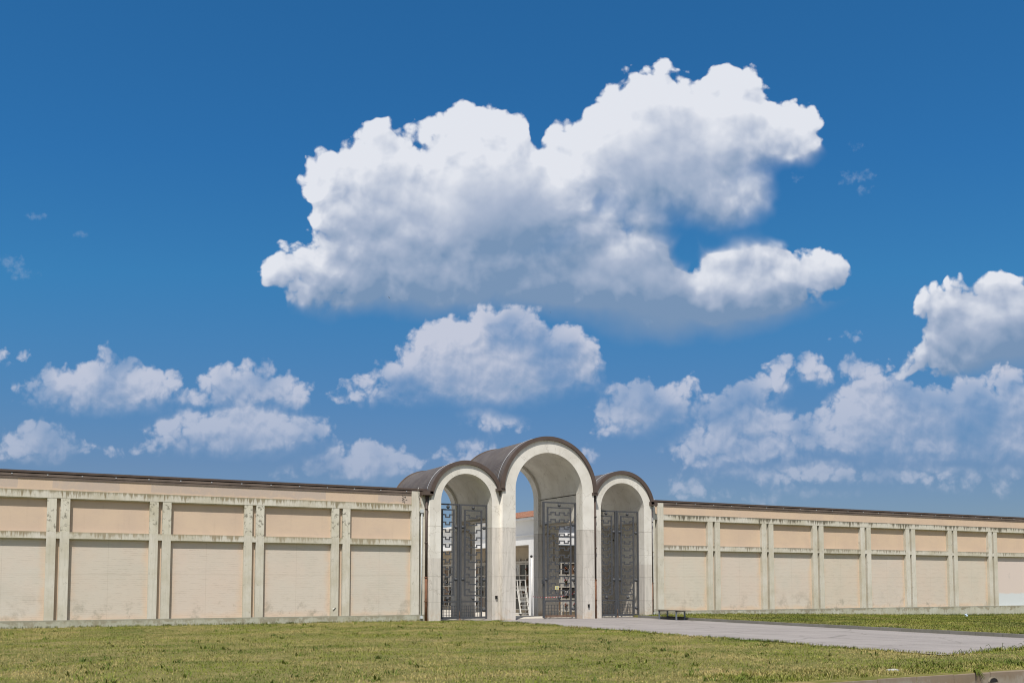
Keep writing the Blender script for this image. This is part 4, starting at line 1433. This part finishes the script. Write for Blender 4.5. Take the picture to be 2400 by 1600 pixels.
MB().box(-0.045, 0.045, -0.016, -0.012, -0.06, 0.06).build('printed_panel', M['notice_ink'], t)

# bottles and litter inside the right gate
def bottle(label, x, y, z, tall, lab):
    t = thing('plastic_bottle', label, 'bottle', (x, y, z), 'plastic bottles at the right gate')
    MB().lathe((0, 0, 0), [(0.0, 0.0), (0.044, 0.004), (0.046, 0.06), (0.042, 0.10), (0.046, 0.14), (0.046, tall - 0.10), (0.020, tall - 0.025), (0.016, tall), (0.0, tall)]).build('body', M['bottle'], t)
    if lab:
        MB().lathe((0, 0, 0), [(0.0475, 0.14), (0.0475, 0.21)]).build('label_band', M['bottle_label'], t)
    MB().lathe((0, 0, 0), [(0.0, tall + 0.022), (0.018, tall + 0.020), (0.018, tall)]).build('cap', M['bottle_label'], t)
bottle('tall blue plastic bottle standing at the foot of the right gate', 26.72, 42.22, 0.0, 0.40, True)
bottle('short plastic bottle standing beside the tall bottle', 26.84, 42.20, 0.0, 0.26, False)
lt = MB()
random.seed(4)
for k in range(7):
    c = Vector((26.98 + random.uniform(-0.12, 0.16), 42.2 + random.uniform(-0.05, 0.08), 0.05 + random.random() * 0.08))
    lt.quad([c + Vector((random.uniform(-0.1, 0.1), random.uniform(-0.05, 0.05), random.uniform(-0.05, 0.06))) for _ in range(4)])
tag(lt.build('crumpled_paper', M['paper']), 'crumpled white paper beside the bottles at the right gate', 'litter')

# lamp bracket inside the right passage
t = thing('wall_lamp', 'black floodlight bracket on the inner wall behind the right gate', 'lamp', (30.13, 46.0, 4.05))
MB().box(-0.10, -0.06, -0.62, 0.62, 0.0, 0.06).build('rail', M['black'], t)
MB().box(-0.20, -0.06, -0.12, 0.10, -0.26, 0.0).build('lamp_head', M['black'], t)
MB().bar((-0.08, 0.50, 0.0), (-0.10, 0.36, -0.24), 0.03, 0.03).build('stay', M['black'], t)
MB().ball((-0.12, -0.02, -0.36), 0.03).build('sensor', M['black'], t)

# barrier tape tied across the passage behind the middle leaf
tp = MB()
a, b = Vector((24.9, 45.66, 1.0)), Vector((25.30, 41.95, 1.22))
prev = None
for k in range(25):
    s = k / 24
    p = a.lerp(b, s) + Vector((0, 0, -0.12 * math.sin(math.pi * s)))
    tw = 0.4 * math.sin(6 * s)
    q = p + Vector((0.015 * tw, 0.01, 0.045))
    if prev:
        tp.quad([prev[0], p, q, prev[1]])
    prev = (p, q)
tag(tp.build('barrier_tape', M['tape']), 'red and white barrier tape strung behind the middle gate leaf', 'tape')


# ================================================================== bench by the kerb
t = thing('bench', 'backless bench with grey steel legs at the drive kerb by the right wall', 'bench', (28.32, 38.2, 0.0))
bt = MB()
for k in range(3):
    bt.box(-0.29 + k * 0.196, -0.102 + k * 0.196, -1.08, 1.12, 0.425, 0.462)
bt.build('seat', M['bench_top'], t)
for sy in (-0.68, 0.66):
    for sx in (-0.24, 0.24):
        MB().box(sx - 0.03, sx + 0.03, sy - 0.03, sy + 0.03, 0.0 if sx < 0 or True else 0.11, 0.385).build('leg', M['bench_leg'], t)
    MB().box(-0.27, 0.27, sy - 0.035, sy + 0.035, 0.385, 0.425).build('cross_rail', M['bench_dark'], t)
MB().box(0.17, 0.23, -0.66, 0.64, 0.10, 0.15).build('stretcher', M['bench_dark'], t)


# ================================================================== the columbarium in the court behind
XF, YF = 27.8, 50.6
cb = thing('columbarium', 'white arcaded columbarium with a red tiled roof seen through the arches', 'building', (XF, YF, -0.22))
CO = Matrix.Translation(Vector((-XF, -YF, 0.22)))


def cpart(mb, nm, mat, parent=None):
    o = mb.build(nm, mat, parent or cb)
    if parent is None:
        o.matrix_parent_inverse = CO
    return o


ZO, ZE = 4.01, 5.47          # top of the openings, eaves
m = MB()
m.box(XF, XF + 0.35, YF, 75, ZO, ZE)
m.box(XF + 0.35, 36, YF, YF + 0.35, ZO, ZE)
cpart(m, 'wall', M['white_wall'])
m = MB()
m.box(XF - 0.06, XF, YF - 0.06, 75, ZO + 0.52, ZO + 0.60)
m.box(XF, 36, YF - 0.06, YF, ZO + 0.52, ZO + 0.60)
cpart(m, 'string_course', M['white_trim'])
piers = [(YF, 51.5), (59.6, 60.4), (69.0, 69.8)]
for (a, b) in piers:
    cpart(MB().box(XF, XF + 0.35, a, b, -0.22, ZO), 'pier', M['white_wall'])
for x in (32.6, 35.2):
    cpart(MB().box(x, x + 0.8, YF, YF + 0.35, -0.22, ZO), 'pier', M['white_wall'])
cpart(MB().box(XF + 0.35, XF + 1.9, YF + 0.35, 75, ZO + 0.02, ZO + 0.1), 'portico_ceiling', M['inner_plaster'])
m = MB()
m.box(XF - 0.40, XF + 0.02, YF - 0.40, 75, ZE, ZE + 0.12)
m.box(XF + 0.02, 36, YF - 0.40, YF + 0.02, ZE, ZE + 0.12)
cpart(m, 'eaves', M['white_trim'])
m = MB()
m.quad([(XF - 0.45, YF - 0.45, ZE + 0.14), (36, YF - 0.45, ZE + 0.14), (36, YF + 3.0, ZE + 1.0), (XF + 3.0, YF + 3.0, ZE + 1.0)])
m.quad([(XF - 0.45, YF - 0.45, ZE + 0.14), (XF + 3.0, YF + 3.0, ZE + 1.0), (XF + 3.0, 59.4, ZE + 1.0), (XF - 0.45, 59.4, ZE + 0.14)])
m.quad([(XF - 0.45, 59.4, ZE + 0.13), (XF + 3.0, 59.4, ZE + 0.13), (XF + 3.0, 59.4, ZE + 1.0)])
m.quad([(XF - 0.45, YF - 0.45, ZE + 0.12), (XF - 0.45, 59.4, ZE + 0.12), (XF + 3.0, 59.4, ZE + 0.12), (XF + 3.0, YF - 0.45, ZE + 0.12)])
m.quad([(XF - 0.45, YF - 0.45, ZE + 0.12), (36, YF - 0.45, ZE + 0.12), (36, YF - 0.45, ZE + 0.14), (XF - 0.45, YF - 0.45, ZE + 0.14)])
m.quad([(XF - 0.45, YF - 0.45, ZE + 0.12), (XF - 0.45, YF - 0.45, ZE + 0.14), (XF - 0.45, 59.4, ZE + 0.14), (XF - 0.45, 59.4, ZE + 0.12)])
cpart(m, 'roof', M['tiles'])
# burial niches along the inner walls
XN = XF + 1.5
m = MB()
m.box(XN + 0.12, XN + 0.3, YF + 1.5, 75, -0.22, ZO)
m.box(XN + 1.4, 36, YF + 1.5, YF + 1.68, -0.22, ZO)
cpart(m, 'niche_wall', M['inner_plaster'])
grid = MB()
NW, NH, Z0 = 0.86, 0.72, 0.10
cols = [YF + 1.5 + NW * k for k in range(30)]
for yy in cols:
    grid.box(XN, XN + 0.12, yy - 0.045, yy + 0.045, -0.22, 3.25)
for r_ in range(5):
    zz = Z0 + NH * r_
    grid.box(XN + 0.005, XN + 0.12, cols[0], cols[-1], zz - 0.07, zz)
grid.box(XN - 0.04, XN + 0.12, cols[0], cols[-1], 3.0, 3.12)
cpart(grid, 'niche_grid', M['mullion'])
random.seed(21)
flower_spots = []
tones = ['marble_dark', 'marble_dark', 'marble_brown', 'marble_pale', 'marble_dark']
for k, yy in enumerate(cols[:-1]):
    if yy > 68:
        break
    for r_ in range(4):
        zz = Z0 + NH * r_
        mt = M[random.choice(tones)]
        cpart(MB().box(XN + 0.06, XN + 0.12, yy + 0.045, yy + NW - 0.045, zz, zz + NH - 0.07), 'niche_slab', mt)
        if random.random() < 0.62:
            flower_spots.append((XN - 0.02, yy + NW * random.uniform(0.25, 0.75), zz + 0.05, r_, 'y'))
# the end wall of the same building, seen through the right passage
XE0 = 28.6
YE = YF + 0.55
eg = MB()
xcols = [XE0 + 0.62 * k for k in range(7)]
for xx in xcols:
    eg.box(xx - 0.04, xx + 0.04, YE, YE + 0.12, -0.22, 3.3)
for r_ in range(5):
    eg.box(xcols[0], xcols[-1], YE + 0.005, YE + 0.12, Z0 + NH * r_ - 0.07, Z0 + NH * r_)
cpart(eg, 'niche_grid', M['mullion'])
cpart(MB().box(XE0 - 0.1, 32.6, YE + 0.12, YE + 0.3, -0.22, ZO), 'niche_wall', M['inner_plaster'])
for xx in xcols[:-1]:
    for r_ in range(4):
        zz = Z0 + NH * r_
        cpart(MB().box(xx + 0.04, xx + 0.58, YE + 0.06, YE + 0.12, zz, zz + NH - 0.07), 'niche_slab', M[random.choice(tones)])
        if xx > 28.7 and random.random() < 0.8:
            flower_spots.append((xx + 0.31, YE - 0.02, zz + 0.05, r_, 'x'))
dsp = MB().tube([(XF - 0.09, 50.95, -0.22), (XF - 0.09, 50.95, 3.2)], 0.045, 8)
cpart(dsp, 'downpipe', M['white_trim'])
cpart(MB().ball((XF - 0.12, 50.95, 3.30), 0.08, 10, 6), 'lamp', M['black'])

# flowers in vases on the niche ledges; each bunch a thing of its own
protos = {}
def flower_proto(colour):
    t = thing('flower_bunch', 'x', 'flowers', (0, 0, -50))
    MB().lathe((0, 0, 0), [(0.0, 0.0), (0.035, 0.0), (0.05, 0.10), (0.035, 0.16)], 8).build('vase', M['vase'], t)
    lf = MB()
    for k in range(16):
        a = random.uniform(0, 6.28)
        p = Vector((0, 0, 0.14))
        q = Vector((0.12 * math.cos(a), 0.12 * math.sin(a), random.uniform(0.2, 0.40)))
        s = Vector((-math.sin(a), math.cos(a), 0.2)) * 0.035
        lf.quad([p, (p + q) / 2 + s, q, (p + q) / 2 - s])
    lf.build('leaves', M['leaf'], t)
    bl = MB()
    for k in range(9):
        a = random.uniform(0, 6.28)
        rr = random.uniform(0.02, 0.11)
        bl.ball((rr * math.cos(a), rr * math.sin(a), random.uniform(0.20, 0.38)), random.uniform(0.022, 0.042), 7, 5)
    bl.build('blooms', M[colour], t)
    return t
kinds = [('red_petals', 'red'), ('red_petals', 'red'), ('orange_petals', 'orange'), ('white_petals', 'white')]
first = {c: flower_proto(c) for c in dict(kinds)}
used = set()
level = ['on the lowest niche row', 'on the second niche row up', 'on the third niche row up', 'on the top niche row']
for (fx, fy, fz, r_, ax) in flower_spots:
    c, word = random.choice(kinds)
    if c in used:
        o = copy_thing(first[c], (fx, fy, fz))
    else:
        o = first[c]
        o.location = (fx, fy, fz)
        used.add(c)
    o['label'] = '%s flowers in a vase %s of the %s' % (word, level[r_], 'colonnade' if ax == 'y' else 'end wall')
    o['category'] = 'flowers'
    o['group'] = '%s flower bunches %s %s' % (word, level[r_], ax == 'y' and 'in the colonnade' or 'on the end wall')
# rolling ladder in front of the niches
t = thing('rolling_ladder', 'white rolling platform ladder standing before the burial niches', 'ladder', (28.22, 52.75, -0.22))
def LB(m, p, q, w=0.034):
    m.bar(p, q, w, w)
    return m
fr = MB()
for x in (-0.28, 0.28):
    LB(fr, (x, 1.25, 0.12), (x, 1.15, 2.15))
    LB(fr, (x, 0.45, 1.55), (x, 0.50, 2.15))
    LB(fr, (x, 0.48, 2.15), (x, 1.17, 2.15))
    LB(fr, (x, 0.0, 0.12), (x, 1.25, 0.12))
    LB(fr, (x, 0.45, 1.55), (x, 1.18, 1.55))
LB(fr, (-0.28, 1.17, 2.15), (0.28, 1.17, 2.15))
LB(fr, (-0.28, 1.25, 0.12), (0.28, 1.25, 0.12))
fr.build('frame', M['white_paint'], t)
for x in (-0.28, 0.28):
    LB(MB(), (x, 0.0, 0.12), (x, 0.48, 1.55), 0.045).build('stile', M['white_paint'], t)
    LB(MB(), (x, 0.08, 0.75), (x, 0.52, 2.12), 0.03).build('handrail', M['white_paint'], t)
tr = MB()
for k in range(1, 6):
    s = k / 6
    tr.box(-0.27, 0.27, 0.48 * s - 0.07, 0.48 * s + 0.07, 0.12 + 1.43 * s - 0.010, 0.12 + 1.43 * s + 0.010)
tr.build('treads', M['white_paint'], t)
MB().box(-0.28, 0.28, 0.45, 1.18, 1.52, 1.55).build('platform', M['white_paint'], t)
for x in (-0.28, 0.28):
    for y in (0.02, 1.22):
        MB().tube([(x - 0.02, y, 0.06), (x + 0.02, y, 0.06)], 0.06, 10).build('wheel', M['black'], t)


# ================================================================== birds
def bird(label, px_dir, dist, span, bank, head):
    d = Vector(px_dir).normalized()
    t = thing('flying_bird', label, 'bird', cam.location + d * dist)
    t.rotation_euler = (bank, 0.2, head)
    b = MB()
    b.ball((0, 0, 0), span * 0.10, 10, 8, (0.55, 2.4, 0.55))
    b.ball((0, -span * 0.24, 0.01), span * 0.055, 8, 6)
    i = [(-0.03, 0.18, 0), (0.03, 0.18, 0), (0.05, 0.36, 0), (-0.05, 0.36, 0)]
    b.quad([tuple(span * k for k in p) for p in i])
    b.build('body', M['bird'], t)
    for s in (-1, 1):
        w = MB()
        top = [(0.03, -0.10, 0.01), (0.26, -0.14, 0.08), (0.5, 0.02, 0.05), (0.26, 0.0, 0.07), (0.03, 0.08, 0.01)]
        w.quad([(s * span * p[0], span * p[1], span * p[2]) for p in top])
        w.build('wing', M['bird'], t)
    return t
bird('largest dark bird gliding below the big cloud', (0.3307, 0.9011, 0.2804), 95.0, 0.34, 1.05, 0.55)
bird('tiny dark speck of a bird under the middle of the big cloud', (0.4767, 0.8372, 0.2682), 210.0, 0.30, 0.5, 1.2)
bird('tiny dark speck of a bird above the low left clouds', (0.144, 0.9685, 0.2032), 230.0, 0.30, 0.4, 2.0)
